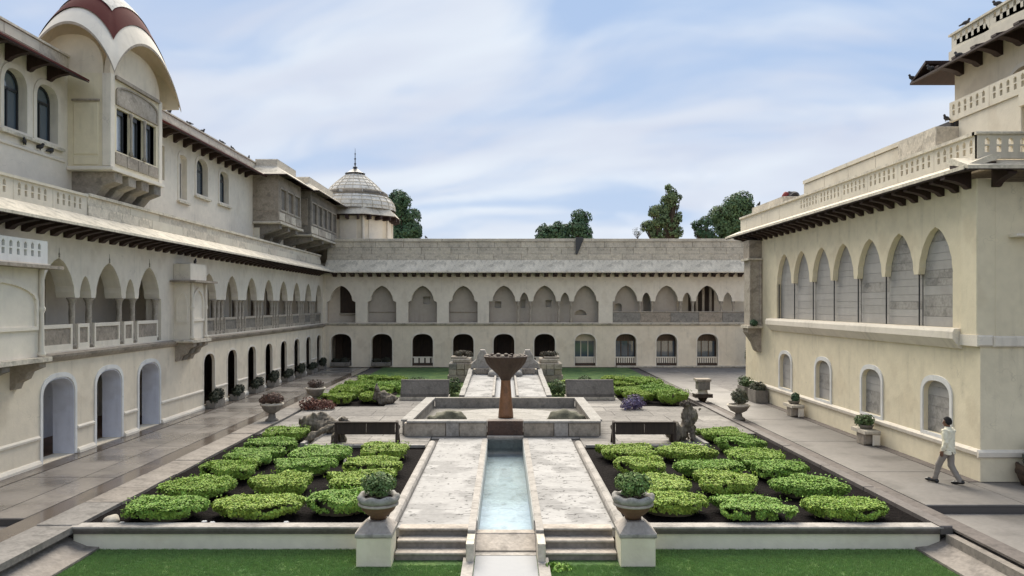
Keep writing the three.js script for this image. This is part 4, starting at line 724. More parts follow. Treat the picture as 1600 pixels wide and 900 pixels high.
  // pierced parapet
  let z = z0 - 0.35; while (z < 32.0) { const len = 2.06, zz = z; part('parapet_lattice', mapped(wallShape(rect(0, len - 0.02, 0, 0.62), M.latticeRows(len, 0.62), 0.1), (s, y, d) => [XR - 0.3 + d, 8.56 + y, -(zz + s)], false), M.lattice, right); z += len; }
  while (z < 40.9) { const len = Math.min(2.4, 41 - z); part('parapet_stone', soft(XR - 0.28, XR - 0.05, 8.52, 9.18, -z - 0.006, -z - len + 0.006), M.lattice, right); z += len; }
  part('parapet_coping', soft(XR - 0.36, XR - 0.1, 9.182, 9.27, -z0 + 0.35, -41), M.eaveTop, right);
  for (let x = XR - 0.3; x < XR + 8; x += 2.06) { const g = wallShape(rect(0, 2.04, 0, 0.62), M.latticeRows(2.06, 0.62), 0.1); g.translate(x, 8.56, -z0 + 0.26); part('parapet_lattice', g, M.lattice, right); }
  part('parapet_coping', soft(XR - 0.36, XR + 8, 9.182, 9.27, -z0 + 0.42, -z0 + 0.2), M.eaveTop, right);
  part('parapet_band', soft(XR - 0.33, XR - 0.05, 8.36, 8.558, -z0 + 0.38, -41), M.eaveTop, right);
  part('roof', bx(XR + 0.4, XR + 14, 8.4, 8.6, -z0 - 0.41, -41), M.parapet, right);
  // stepped blocks on the roof behind
  const blk = part('roof_block', bx(14.0, 22, 8.61, 10.32, -27, -36.4), M.parapetB, right);
  for (let s = 27; s < 36.3; s += 2.35) { part('coping_stone', soft(13.9, 14.3, 10.322, 10.48, -s, -Math.min(s + 2.33, 36.4)), M.lattice, blk); part('facing_stone', soft(13.95, 14.05, 9.7, 10.3, -s, -Math.min(s + 2.33, 36.4)), M.lattice, blk); }
  part('roof_block', soft(13.0, 18, 8.61, 9.78, -36.45, -41), M.parapetB, right);
  part('roof_block', soft(13.6, 18, 8.61, 10.35, -24.6, -26.99), M.parapetB, right);
  part('roof_block', soft(14.3, 20, 8.61, 10.55, -21.6, -24.59), M.lattice, right);
  for (const [a, y, h, x] of [[20.9, 10.56, 0.62, 14.25], [22.96, 10.56, 0.62, 14.25]]) part('terrace_lattice', mapped(wallShape(rect(0, 2.04, 0, h), M.latticeRows(2.06, h), 0.1), (s, yy, d) => [x + d, y + yy, -(a + s)], false), M.lattice, right);
  part('roof_block', soft(14.2, 20, 10.2, 10.555, -18.5, -21.59), M.lattice, right);
  // oriel at the far end
  const o = part('oriel', bx(12.1, XR - 0.003, 3.7, 7.0, -38.4, -39.4), M.column, right);
  part('oriel_cap', soft(12.05, XR - 0.004, 7.002, 7.9, -38.45, -39.35), M.greyStone, o);
  part('oriel_drip', soft(11.95, XR - 0.004, 6.9, 7.0, -38.25, -39.5), M.parapet, o);
  for (const x of [12.1, 12.6]) part('oriel_post', soft(x - 0.05, x + 0.05, 3.71, 6.89, -38.33, -38.41), M.column, o);
  part('oriel_sill', soft(11.95, XR - 0.004, 3.56, 3.698, -38.25, -39.5), M.parapetB, o);
  { const s = new THREE.Shape([[0, 0], [-0.15, 0.1], [-0.3, 0.5], [-0.65, 1.0], [-0.65, 1.2], [0, 1.2]].map(p => new THREE.Vector2(...p))); for (let i = 0; i < 3; i++) { const g = new THREE.ExtrudeGeometry(s, { depth: 0.24, bevelEnabled: false }); g.translate(XR - 0.004, 2.35, -39.36 + i * 0.3); part('corbel', g, M.greyStone, o); } }
}
// rooftop tower, upper right
{
  const x0 = 15, zf = 26, t = thing('rooftop_tower', 'cream rooftop tower at upper right under a dark overhanging eave', 'tower', [18, 8.6, -22]);
  const f = SIDE.right(x0); const h = archHole(22.45, 1.3, 10.62, 11.25, 11.62, 'seg');
  part('wall', mapped(wallShape(rect(16, zf, 8.6, 13.3), [h], 0.3), f, false), M.cream, t);
  part('wall', bx(x0 + 0.302, x0 + 7, 8.6, 13.3, -zf + 0.3, -zf), M.cream, t); part('wall', bx(x0 + 0.302, x0 + 7, 8.6, 13.3, -16, -16.3), M.cream, t);
  const p = part('window', mapped(ring(archHole(22.45, 1.5, 10.52, 11.25, 11.75, 'seg'), archHole(22.45, 1.302, 10.622, 11.252, 11.622, 'seg'), 0.04), (s, y, d) => f(s, y, d - 0.04), false), M.creamPale, t); part('shutter', bx(x0 + 0.15, x0 + 0.2, 10.58, 11.65, -21.75, -23.15), M.gallery, p);
  part('wall_patch', soft(x0 - 0.012, x0 + 0.1, 11.05, 11.45, -24.2, -24.45), M.lattice, t);
  const ev = (a, b, c) => [x0 - a, b, -c];
  part('eave', sweep([[1.0, 12.32], [1.0, 12.38], [0, 12.86], [0, 12.76]], 15.5, zf + 0.95, ev), M.eaveUnder, t);
  part('eave', sweep([[1.0, 12.315], [1.0, 12.375], [0, 12.855], [0, 12.755]], x0 - 0.98, x0 + 7, (a, b, c) => [c, b, -zf - a]), M.eaveUnder, t);
  part('parapet_band', soft(x0 - 0.16, x0 + 0.15, 12.78, 13.15, -15.6, -zf - 0.1), M.lattice, t);
  const bk = M.bracketGeo.clone(); bk.rotateY(Math.PI); for (let z = 16.6; z < zf; z += 1.0) put('bracket', bk, M.eaveUnder, t, x0 - 0.003, 12.25, -z, 0, [1.05, 0.95, 1]);
  for (let z = 15.7; z < zf - 0.2; z += 2.06) { const zz = z; part('parapet_lattice', mapped(wallShape(rect(0, 2.04, 0, 0.5), M.latticeRows(2.06, 0.5), 0.1), (s, y, d) => [x0 - 0.12 + d, 13.15 + y, -(zz + s)], false), M.lattice, t); }
  part('parapet_coping', soft(x0 - 0.18, x0 + 0.05, 13.652, 13.72, -15.6, -zf - 0.1), M.eaveTop, t); part('roof', bx(x0, x0 + 7, 13.0, 13.2, -16, -zf), M.parapet, t);
  const w = thing('water_tank', 'dark round water tank on the roof at the top right edge', 'water tank', [15.95, 13.2, -22.6]); put('tank_body', boxUV(lathe([[0, 0], [0.8, 0], [0.82, 0.2], [0.79, 0.3], [0.82, 0.6], [0.79, 0.7], [0.82, 1.0], [0.7, 1.2], [0.3, 1.32], [0, 1.34]], 24)), M.tank, w, 15.95, 13.2, -22.6); put('tank_lid', boxUV(lathe([[0, 0], [0.28, 0], [0.28, 0.08], [0, 0.1]], 14)), M.tank, w, 15.95, 14.5, -22.6);
}

// =====================================================================
//  GARDEN TERRACE
// =====================================================================
function frontWall(x0, x1, label) {
  const t = thing('garden_wall', label, 'garden wall', [(x0 + x1) / 2, -0.48, -16.7]);
  part('wall', bx(x0 + 0.03, x1 - 0.03, -0.478, -0.14, -16.62, -16.95), M.wallBase, t);
  part('drip_course', sweep([[0, -0.138], [0.06, -0.13], [0.10, -0.05], [0.10, -0.02], [0, -0.02]], x0, x1, (a, b, c) => [c, b, -16.62 + a]), M.bedKerbDark, t);
  part('coping', soft(x0, x1, -0.018, 0.035, -16.50, -16.86, 0.015), M.kerb, t);
}
frontWall(-9.2, -2.96, 'low cream garden wall with grey coping, left of the steps'); frontWall(3.06, 9.3, 'low cream garden wall with grey coping, right of the steps');
// beds
struct('left_bed', bx(-9.12, -2.6, -0.05, -0.03, -16.87, -25.9), M.soil, 'dark soil of the front left bed'); struct('left_bed_tail', bx(-9.12, -6.8, -0.052, -0.034, -25.9, -28.6), M.soil, 'dark soil tail of the front left bed');
struct('right_bed', bx(2.68, 9.2, -0.05, -0.03, -16.87, -25.9), M.soil, 'dark soil of the front right bed'); struct('right_bed_tail', bx(6.85, 9.2, -0.052, -0.034, -25.9, -28.6), M.soil, 'dark soil tail of the front right bed');
{ // rough border stones on the left, smoother grey kerb on the right
  const r = rng(90); let z = 9.8; const p = struct('left_bed_border', bx(-9.95, -9.14, -0.12, -0.02, -9.8, -49), M.joint, 'broad rough pale stone border along the left bed'); while (z < 48) { const len = 1.5 + r() * 1.4; part('border_stone', soft(-9.97, -9.12 + (r() - 0.5) * 0.05, -0.1, 0.035 + (r() - 0.5) * 0.02, -z - 0.008, -z - len + 0.008, 0.02), [M.bedKerb, M.palePath, M.plazaPave[0]][Math.floor(r() * 3)], p); z += len; }
  z = 16.5; const q = struct('right_bed_border', bx(9.22, 9.48, -0.12, 0.0, -16.5, -49), M.joint, 'smooth dark grey kerb along the right bed'); while (z < 48) { const len = 2.4 + r() * 1.2; part('border_stone', soft(9.21, 9.49, -0.1, 0.06 + (r() - 0.5) * 0.01, -z - 0.006, -z - len + 0.006, 0.025), M.bedKerbDark, q); z += len; }
  z = 9; const e = struct('right_lower_border', soft(9.31, 9.49, -0.3, -0.1, -8, -16.48, 0.02), M.bedKerb, 'pale stone border running on past the right end of the garden wall');
  for (const [s, l] of [[-1, 'left'], [1, 'right']]) { const x = s < 0 ? -6.7 : 6.72; struct(`${l}_bed_diagonal_kerb`, sweep([[-0.09, -0.02], [0.09, -0.02], [0.07, 0.14], [-0.07, 0.14]], 25.9, 28.6, (a, b, c) => [x + a + s * (c - 26) * -0.05, b, -c]), M.whiteStone, `pale stone kerb beside the ${l} dark bench`); struct(`${l}_bed_end_kerb`, soft(s < 0 ? -6.6 : 2.7, s < 0 ? -2.62 : 6.6, -0.02, 0.09, -25.82, -25.98), M.kerb, `pale kerb closing the ${l} bed before the dark bench`); }
}
// marble walks each side of the channel
for (const s of [-1, 1]) {
  const l = s < 0 ? 'left' : 'right', X = v => 0.03 + s * v, span = (a, b) => s < 0 ? [X(b), X(a)] : [X(a), X(b)];
  const w = struct(`${l}_marble_walk`, bx(...span(0.80, 2.32), -0.2, -0.002, -16.6, -27.6), M.marble, `weathered pale marble walk ${l} of the water channel`);
  struct(`${l}_channel_kerb`, soft(...span(0.64, 0.798), -0.6, 0.012, -16.35, -27.6, 0.012), M.kerb, `smooth pale marble kerb on the ${l} side of the water channel`);
  { const a = X(2.45), g = sweep([[-0.12, -0.1], [0.12, -0.1], [0.12, 0.08], [0.09, 0.14], [0.04, 0.165], [-0.04, 0.165], [-0.09, 0.14], [-0.12, 0.08]], 16.6, 26.2, (p, q, c) => [a + p, q, -c]); struct(`${l}_walk_kerb`, g, M.kerb, `rounded pale stone kerb between the ${l} marble walk and the bed`); }
  // steps
  const t = thing('garden_steps', `three pale stone steps from lawn up to the ${l} marble walk`, 'steps', [X(1.55), -0.48, -16.2]);
  for (let i = 0; i < 3; i++) { const y1 = -0.002 - i * 0.16, zf = 16.56 - i * 0.31; const st = part('step', bx(...span(0.80, 2.26), y1 - 0.16, y1 - 0.05, -zf - (i ? 0.0 : 0.03), -zf - 0.32), M.bedKerb, t); part('tread', soft(...span(0.802, 2.258), y1 - 0.048, y1, -zf + 0.035, -zf - 0.318, 0.014), M.stepStone, t); }
  part('step_cheek', soft(...span(0.64, 0.798), -0.478, -0.05, -15.6, -16.34, 0.02), M.parapet, t);
  // pedestal with bowl
  const px = X(2.63), ped = thing('pedestal', `square cream pedestal with stone cap at the ${l} end of the steps`, 'pedestal', [px, -0.48, -15.85]);
  part('body', soft(px - 0.345, px + 0.345, -0.478, 0.10, -15.5, -16.3, 0.015), M.pedestal, ped);
  part('cap_slab', soft(px - 0.37, px + 0.37, 0.102, 0.19, -15.47, -16.34, 0.02), M.kerb, ped);
  { const g = new THREE.CylinderGeometry(0.26, 0.5, 0.17, 4, 1).toNonIndexed(); g.rotateY(Math.PI / 4); g.scale(1, 1, 1.15); g.computeVertexNormals(); g.translate(px, 0.276, -15.92); part('cap_slope', g, M.capStone, ped); }
}
// channel: pool floor, walls, water, front chute and lower runnel
struct('channel_floor', bx(-0.61, 0.67, -0.66, -0.60, -17.3, -28.2), M.poolFloor, 'pale blue floor of the water channel');
struct('channel_end', bx(-0.61, 0.67, -0.62, -0.02, -28.2, -28.3), M.poolWall, 'stone wall at the far end of the water channel');
for (const s of [-1, 1]) struct(`${s < 0 ? 'left' : 'right'}_channel_side`, bx(0.03 + s * 0.64, 0.03 + s * 0.62, -0.6, -0.02, -17.2, -28.2), M.poolWall, `stone side of the water channel, ${s < 0 ? 'left' : 'right'}`);
struct('water', bx(-0.588, 0.648, -0.262, -0.255, -17.31, -28.19), M.water, 'clear pale blue water in the long central channel');
{ const t = thing('channel_chute', 'smooth stone weir where the water channel drops to the lawn', 'weir', [0.03, -0.9, -16.9]);
  part('weir', soft(-0.605, 0.665, -0.7, -0.24, -17.0, -17.3, 0.03), M.stepStone, t); part('chute', sweep([[0, -0.62], [0, -0.26], [0.55, -0.44], [0.55, -0.62]], -0.605, 0.665, (a, b, c) => [c, b, -17.0 + a]), M.stepStone, t); part('chute_lip', soft(-0.605, 0.665, -0.62, -0.47, -16.2, -16.44, 0.02), M.kerb, t); }
struct('lower_runnel', bx(-0.6, 0.66, -0.6, -0.475, -10, -16.2), M.paleWater, 'pale shallow water running out below the weir');
for (const s of [-1, 1]) struct(`${s < 0 ? 'left' : 'right'}_runnel_kerb`, soft(0.03 + s * 0.64, 0.03 + s * 0.86, -0.6, -0.40, -10, -15.9, 0.02), M.kerb, `pale kerb of the lower runnel, ${s < 0 ? 'left' : 'right'} side`);

const fluted = (q, n, k) => { const p = q.attributes.position; for (let i = 0; i < p.count; i++) { const a = Math.atan2(p.getZ(i), p.getX(i)), f = 1 - k * Math.pow(Math.abs(Math.sin(a * n / 2)), 3) * sstep(0.05, 0.3, p.getY(i)) * (p.getY(i) < 0.9 ? 1 : 0.3); p.setX(i, p.getX(i) * f); p.setZ(i, p.getZ(i) * f); } q.computeVertexNormals(); return q; };
// fountain basin
{
  const t = thing('fountain_basin', 'wide raised stone basin holding the tall brown fountain', 'basin', [0.06, 0, -31.5]); const h = 0.56;
  const stones = [[-3.6, -2.1], [-2.1, -1.62], [-1.62, -0.62], [0.68, 1.78], [1.78, 2.3], [2.3, 3.42]];
  const ms = [M.column, M.kerb, M.column, M.greyStone, M.kerb, M.column];
  stones.forEach((s, i) => part('front_stone', soft(s[0] + 0.01, s[1] - 0.01, 0.0, h - 0.085, -28.0 + (i === 1 || i === 4 ? 0.05 : 0), -28.35, 0.015), ms[i], t));
  part('front_coping', soft(-3.5, -0.63, h - 0.083, h, -27.94, -28.4, 0.02), M.whiteStone, t); part('front_coping', soft(0.69, 3.46, h - 0.083, h, -27.94, -28.4, 0.02), M.whiteStone, t);
  for (const s of [-1, 1]) { const w = sweep([[0, 0], [0.3, 0], [0.3, h - 0.08], [0, h - 0.08]], 28.35, 35.2, (a, b, c) => [0.0 + s * (3.15 + a + (s < 0 ? 0.25 * (1 - (c - 28.35) / 6.85) : 0.05)), b, -c]); part('side_wall', w, M.basinGrey, t); part('side_coping', sweep([[-0.06, h - 0.079], [0.36, h - 0.079], [0.36, h - 0.01], [-0.06, h - 0.01]], 28.4, 35.2, (a, b, c) => [0.0 + s * (3.15 + a + (s < 0 ? 0.25 * (1 - (c - 28.35) / 6.85) : 0.05)), b, -c]), M.whiteStone, t); }
  part('rear_wall', bx(-3.1, 3.15, 0, h - 0.02, -35.0, -35.3), M.basinGrey, t); part('basin_floor', bx(-3.3, 3.3, -0.02, 0.10, -28.36, -35.0), M.basinFloor, t);
  part('inner_apron', lathe([[0, 0.10], [2.55, 0.10], [2.5, 0.16], [0, 0.17]], 40).translate(0.06, 0, -31.8), M.whiteStone, t);
  part('overflow_block', soft(-0.61, 0.67, 0.0, 0.57, -27.9, -28.34, 0.015), M.rustDark, t); part('overflow_step', soft(-0.62, 0.68, -0.02, 0.055, -27.66, -27.9, 0.015), M.stepStone, t);
  for (const x of [-2.0, 2.15]) { const g = netSurface((X, Y, Z) => Math.hypot(X / 0.8, Y / 0.5, Z / 0.5) - 1 + 0.35 * (noise3(X * 4 + 9 + x, Y * 4, Z * 4 + 5) - 0.5), [-1.1, -0.1, -0.8], [1.1, 0.8, 0.8], 0.06); g.translate(x * 1.1, 0.1, -30.4); part('moss_mound', g, M.moss, t); }
}
{ const b = [[0.0, 0], [0.31, 0], [0.30, 0.15], [0.265, 0.5], [0.225, 1.0], [0.20, 1.35], [0.195, 1.52]];
  const t = thing('fountain', 'tall brown stone goblet fountain standing in the basin', 'fountain', [0.06, 0.16, -31.5]);
  put('stem', boxUV(lathe(b, 28)), M.rust, t, 0.06, 0.162, -31.5);
  put('bowl', boxUV(fluted(lathe([[0.0, 0], [0.20, 0], [0.26, 0.14], [0.42, 0.30], [0.62, 0.48], [0.78, 0.68], [0.86, 0.88], [0.88, 0.92], [0.88, 0.98], [0.78, 0.98], [0.70, 0.86], [0, 0.7]], 96), 20, 0.035)), M.bowlDark, t, 0.06, 1.684, -31.5);
  const r = rng(17); for (let i = 0; i < 15; i++) { const a = i / 15 * Math.PI * 2 + r() * 0.2, g = new THREE.IcosahedronGeometry(0.045 + r() * 0.045, 1); const p = g.attributes.position; for (let k = 0; k < p.count; k++) { const f = 1 + 0.4 * (noise3(p.getX(k) * 9 + i, p.getY(k) * 9, p.getZ(k) * 9) - 0.5); p.setXYZ(k, p.getX(k) * f * 1.3, p.getY(k) * f * 0.7, p.getZ(k) * f); } g.computeVertexNormals(); g.translate(0.06 + Math.cos(a) * 0.76, 2.675, -31.5 + Math.sin(a) * 0.76); part('rim_stone', g, i % 3 ? M.greyStone : M.bowlDark, t); } }
// raised marble cascade behind the basin
{
  const t = thing('marble_cascade', 'raised white marble cascade with scrolled sides behind the fountain', 'cascade', [0.05, 0, -40]);
  for (const s of [-1, 1]) {
    const X = v => 0.05 + s * v, span = (a, b) => s < 0 ? [X(b), X(a)] : [X(a), X(b)];
    part('marble_apron', sweep([[35.31, 0.0], [35.31, 0.56], [44.6, 0.72], [44.6, 0.0]], 0.60, 1.86, (a, b, c) => [X(c), b, -a]), M.marble, t);
    part('outer_scroll', sweep([[35.4, 0], [35.4, 0.62], [36.4, 0.66], [37.2, 0.74], [38.2, 0.70], [41, 0.82], [43.2, 0.86], [44.2, 0.98], [45.2, 1.02], [45.6, 0.9], [45.6, 0]], 1.862, 2.1, (a, b, c) => [X(c), b, -a]), M.whiteStone, t);
    part('inner_kerb', sweep([[35.32, 0.3], [35.32, 0.62], [44.6, 0.80], [44.6, 0.3]], 0.50, 0.598, (a, b, c) => [X(c), b, -a]), M.kerb, t);
    part('carved_frieze', soft(...span(0.62, 1.7), 0.74, 1.08, -44.6, -44.9), M.greyStone, t);
    for (let i = 0; i < 4; i++) part('frieze_niche', soft(...span(0.72 + i * 0.25, 0.86 + i * 0.25), 0.8, 1.02, -44.57, -44.7), M.greyStone, t);
    part('scroll_bracket', (() => { const sh = new THREE.Shape(); sh.moveTo(0.72, 0); sh.lineTo(1.94, 0); sh.bezierCurveTo(1.95, 0.34, 1.62, 0.30, 1.56, 0.62); sh.bezierCurveTo(1.52, 0.85, 1.42, 0.86, 1.40, 0.98); sh.lineTo(1.2, 0.98); sh.bezierCurveTo(1.18, 0.86, 1.12, 0.85, 1.08, 0.62); sh.bezierCurveTo(1.0, 0.30, 0.70, 0.34, 0.72, 0); const g = new THREE.ExtrudeGeometry(sh, { depth: 0.5, bevelEnabled: true, bevelThickness: 0.05, bevelSize: 0.05, bevelSegments: 2 }); const p = g.attributes.position; for (let i = 0; i < p.count; i++) p.setXYZ(i, X(p.getX(i)), 1.08 + p.getY(i), -45.5 + p.getZ(i)); return fix(g.toNonIndexed(), s < 0); })(), M.kerb, t);
    part('scroll_stone', (() => { const g = netSurface(blend([ellip([0, 0.15, 0], [0.34, 0.32, 0.3]), ellip([s * 0.05, 0.0, 0.6], [0.3, 0.24, 0.4])], 0.2), [-0.7, -0.4, -0.6], [0.7, 0.7, 1.3], 0.06); g.translate(X(0.62), 0.82, -44.4); return g; })(), M.whiteStone, t);
  }
  part('cascade_bed', sweep([[35.31, 0.05], [35.31, 0.16], [44.6, 0.55], [44.6, 0.05]], -0.44, 0.54, (a, b, c) => [c, b, -a]), M.poolWall, t);
  part('cascade_water', sweep([[35.31, 0.162], [35.31, 0.17], [44.6, 0.56], [44.6, 0.552]], -0.43, 0.53, (a, b, c) => [c, b, -a]), M.paleWater, t);
  part('cascade_head', bx(-1.8, 1.9, 0, 0.95, -44.91, -46.5), M.parapet, t);
}
for (const s of [-1, 1]) {
  const l = s < 0 ? 'left' : 'right', X = v => 0.06 + s * v, span = (a, b) => s < 0 ? [X(b), X(a)] : [X(a), X(b)];
  const t = thing('stone_pylon', `rough grey stone block platform ${l} of the marble cascade`, 'stone platform', [X(2.7), 0, -48]); const r = rng(s + 60);
  part('base', soft(...span(1.95, 3.5), 0, 0.42, -47.2, -49, 0.03), M.greyStone, t);
  for (let j = 0; j < 2; j++) for (let i = 0; i < 3; i++) part('block', soft(...span(2.0 + i * 0.48, 2.465 + i * 0.48), 0.43 + j * 0.36, 0.785 + j * 0.36, -47.25 + r() * 0.08, -48.9, 0.03), [M.greyStone, M.column, M.screen][Math.floor(r() * 3)], t);
  part('upper_block', soft(...span(2.1, 3.2), 1.15, 1.42, -47.4, -48.8, 0.05), M.column, t); part('top_slab', soft(...span(2.35, 3.3), 1.425, 1.54, -47.5, -48.6, 0.04), M.greyStone, t);
}

// =====================================================================
//  FOLIAGE
// =====================================================================
// many small bent leaves: points [x,y,z,nx,ny,nz]
function leaves(points, size, seed, tint = 0.35, up = 0.4) {
  const r = rng(seed), n = points.length, pos = new Float32Array(n * 18), col = new Float32Array(n * 18), A = V(), B = V(), Nn = V(), T = V(), C = V();
  points.forEach((p, i) => {
    Nn.set(p[3] + (r() - 0.5) * 1.3, p[4] + (r() - 0.5) * 1.3 + up, p[5] + (r() - 0.5) * 1.3).normalize();
    T.set(r() - 0.5, r() - 0.5, r() - 0.5).cross(Nn).normalize(); A.copy(T); B.copy(Nn).cross(T);
    const L0 = size * (0.7 + r() * 0.7), w = L0 * (0.42 + r() * 0.2), fold = L0 * 0.16;
    C.set(p[0], p[1], p[2]);
    const tip = [C.x + A.x * L0, C.y + A.y * L0, C.z + A.z * L0], bs = [C.x - A.x * L0 * 0.5, C.y - A.y * L0 * 0.5, C.z - A.z * L0 * 0.5];
    const l = [C.x + B.x * w + Nn.x * fold, C.y + B.y * w + Nn.y * fold, C.z + B.z * w + Nn.z * fold], q = [C.x - B.x * w + Nn.x * fold, C.y - B.y * w + Nn.y * fold, C.z - B.z * w + Nn.z * fold];
    pos.set([...bs, ...q, ...tip, ...bs, ...tip, ...l], i * 18);
    const k = 1 - tint + 2 * tint * r(), h = (r() - 0.5) * 0.3; const c = [k * (1 + h), k, k * (1 - h * 0.6)];
    for (let j = 0; j < 6; j++) col.set(c, i * 18 + j * 3);
  });
  const g = new THREE.BufferGeometry(); g.setAttribute('position', new THREE.BufferAttribute(pos, 3)); g.setAttribute('color', new THREE.BufferAttribute(col, 3)); g.computeVertexNormals(); return g;
}
// clipped flat-topped hedge cushion: local, base at 0
function hedgeGeo(seed, a, b, h) {
  const r = rng(seed), pts = [];
  const rad = th => (1 + 0.20 * (noise3(Math.cos(th) * 1.4 + seed * 3, Math.sin(th) * 1.4, 4) - 0.5) * 2 + 0.10 * (noise3(Math.cos(th) * 4 + seed * 5, Math.sin(th) * 4, 9) - 0.5) * 2) / Math.pow(Math.pow(Math.abs(Math.cos(th)), 3) + Math.pow(Math.abs(Math.sin(th)), 3), 1 / 3) * 0.94;
  const prof = v => v < 0.62 ? [v / 0.62 * 0.9, 1] : [Math.cos((v - 0.62) / 0.38 * 1.75) * 0.1 + 0.9 - Math.max(0, (v - 0.80)) * 0.5, 1 - (v - 0.62) / 0.38];
  for (let i = 0; i < 12500; i++) {
    const th = r() * Math.PI * 2, onTop = r() < 0.60; let x, y, z, nx, ny, nz; const q = rad(th);
    if (onTop) { const m = Math.sqrt(r()) * 0.97; x = Math.cos(th) * m * a * q; z = Math.sin(th) * m * b * q; y = h * (1 - 0.10 * Math.pow(m, 6) + 0.22 * (noise3(Math.cos(th) * m * 1.6 + seed * 7, Math.sin(th) * m * 1.6, 2) - 0.5)); nx = 0; ny = 1; nz = 0; }
    else { const v = Math.pow(r(), 0.75); const m = 1 - 0.34 * (1 - v) * (1 - v); x = Math.cos(th) * a * q * m; z = Math.sin(th) * b * q * m; y = h * (0.12 + 0.76 * v); nx = Math.cos(th); ny = 0.15; nz = Math.sin(th); }
    const lump = noise3(x * 3.5 + seed, y * 5, z * 3.5 + 7) - 0.5, hole = noise3(x * 6 + seed * 2, y * 8, z * 6 + 3);
    if (!onTop && (hole > 0.64 || y < h * (0.34 + 0.3 * (noise3(x * 3, 5, z * 3 + seed) - 0.5)))) continue; if (onTop && hole > 0.80) continue;
    y += lump * 0.10 * (onTop ? 1 : 0.3) + (r() - 0.7) * 0.05; x += nx * (lump * 0.16 - r() * 0.07); z += nz * (lump * 0.16 - r() * 0.07);
    pts.push([x, y, z, nx, ny, nz]);
  }
  // shoots standing above the clip
  for (let i = 0; i < 90; i++) { const th = r() * 6.28, m = Math.sqrt(r()); pts.push([Math.cos(th) * m * a, h + 0.02 + r() * 0.05, Math.sin(th) * m * b, r() - 0.5, 0.2, r() - 0.5]); }
  return leaves(pts, 0.034, seed + 5, 0.36, 0.3);
}
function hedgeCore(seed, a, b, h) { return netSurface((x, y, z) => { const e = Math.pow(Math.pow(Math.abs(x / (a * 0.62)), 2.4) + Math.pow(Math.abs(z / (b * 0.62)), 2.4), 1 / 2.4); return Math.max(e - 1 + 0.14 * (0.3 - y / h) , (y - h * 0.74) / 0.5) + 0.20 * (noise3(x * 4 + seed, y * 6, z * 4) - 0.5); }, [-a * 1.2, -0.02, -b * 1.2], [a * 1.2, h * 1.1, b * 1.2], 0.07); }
const HG = [0, 1, 2, 3, 4, 5].map(i => { const a = [0.84, 0.9, 0.8, 0.86, 0.78, 0.88][i], b = [0.64, 0.6, 0.7, 0.62, 0.66, 0.72][i], h = [0.33, 0.30, 0.36, 0.31, 0.35, 0.29][i]; return [hedgeGeo(11 + i * 7, a, b, h), hedgeCore(3 + i, a, b, h), boxUV(merge([...Array(7)].map((_, k) => { const r = rng(k * 5 + i); const g = new THREE.CylinderGeometry(0.014, 0.022, 0.22, 5); g.rotateZ((r() - 0.5) * 0.7); g.translate((r() - 0.5) * a * 1.4, 0.06, (r() - 0.5) * b * 1.4); return g; })))]; });
const flowerGeo = (() => { const g = new THREE.IcosahedronGeometry(0.028, 1); g.scale(1, 0.7, 1); return g; })();
const side = { l: 'left', r: 'right' }, ord = ['frontmost', 'second', 'third', 'fourth', 'fifth', 'sixth', 'seventh'];
let hedgeN = 0; const hr = rng(202);
function hedge(x, z, label, sx = 1, sz = 1, tone, h = 1) {
  const v = HG[(hedgeN * 5 + (hedgeN >> 2)) % 6]; const t = thing('clipped_hedge', label, 'hedge', [x, -0.03, -z], 'low clipped hedge cushions in the planting beds', (hr() - 0.5) * 0.5 + (hedgeN % 2) * Math.PI);
  const add = (n, g, m) => { const o = shadowed(new THREE.Mesh(g, m)); o.name = n; if (n === 'stem') o.userData.kind = 'stuff'; t.add(o); };
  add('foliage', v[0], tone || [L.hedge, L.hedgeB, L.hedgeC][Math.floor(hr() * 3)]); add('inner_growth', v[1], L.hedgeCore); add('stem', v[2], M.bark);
  t.scale.set(sx, h * (0.92 + hr() * 0.14), sz); hedgeN++; return t;
}
{
  const LX = [[-7.54, [17.5, 19.55, 21.4, 23.4, 25.3, 27.4]], [-5.58, [17.65, 19.75, 21.95, 24.0]], [-3.72, [17.95, 20.05, 22.2, 24.2]]];
  const RX = [[7.55, [17.5, 19.5, 21.5, 23.5, 25.4, 27.4]], [5.62, [17.55, 19.8, 21.7, 24.0]], [3.75, [17.9, 19.9, 22.0, 24.0]]];
  const nm = ['outer', 'middle', 'inner'];
  for (const [S, set] of [['left', LX], ['right', RX]]) set.forEach(([x, zs], c) => zs.forEach((z, i) => hedge(x + (hr() - 0.5) * 0.14, z, `${ord[i]} clipped hedge from the lawn, ${nm[c]} row of the ${S} front bed`, 0.98 + hr() * 0.14, 1.1 + hr() * 0.16, undefined, 1.12)));
  // far beds
  for (const [S, s] of [['left', -1], ['right', 1]]) {
    struct(`far_${S}_bed`, bx(s * 9.1, s * 5.62, -0.05, -0.03, -36.3, -49.1), M.soil, `dark soil of the far ${S} bed`);
    const zs = [37.4, 39.2, 41.2, 43.4, 46]; zs.forEach((z, i) => hedge(s * (7.95 + (hr() - 0.5) * 0.3), z, `${ord[i]} yellow green hedge mound in the outer row of the far ${S} bed`, 1.12, 1.35, undefined, 1.5));
    [38.2, 40.6, 43.2, 46.2].forEach((z, i) => hedge(s * (6.4 + (hr() - 0.5) * 0.3), z, `${ord[i]} yellow green hedge mound in the inner row of the far ${S} bed`, 0.95, 1.3, undefined, 1.35));
  }
}
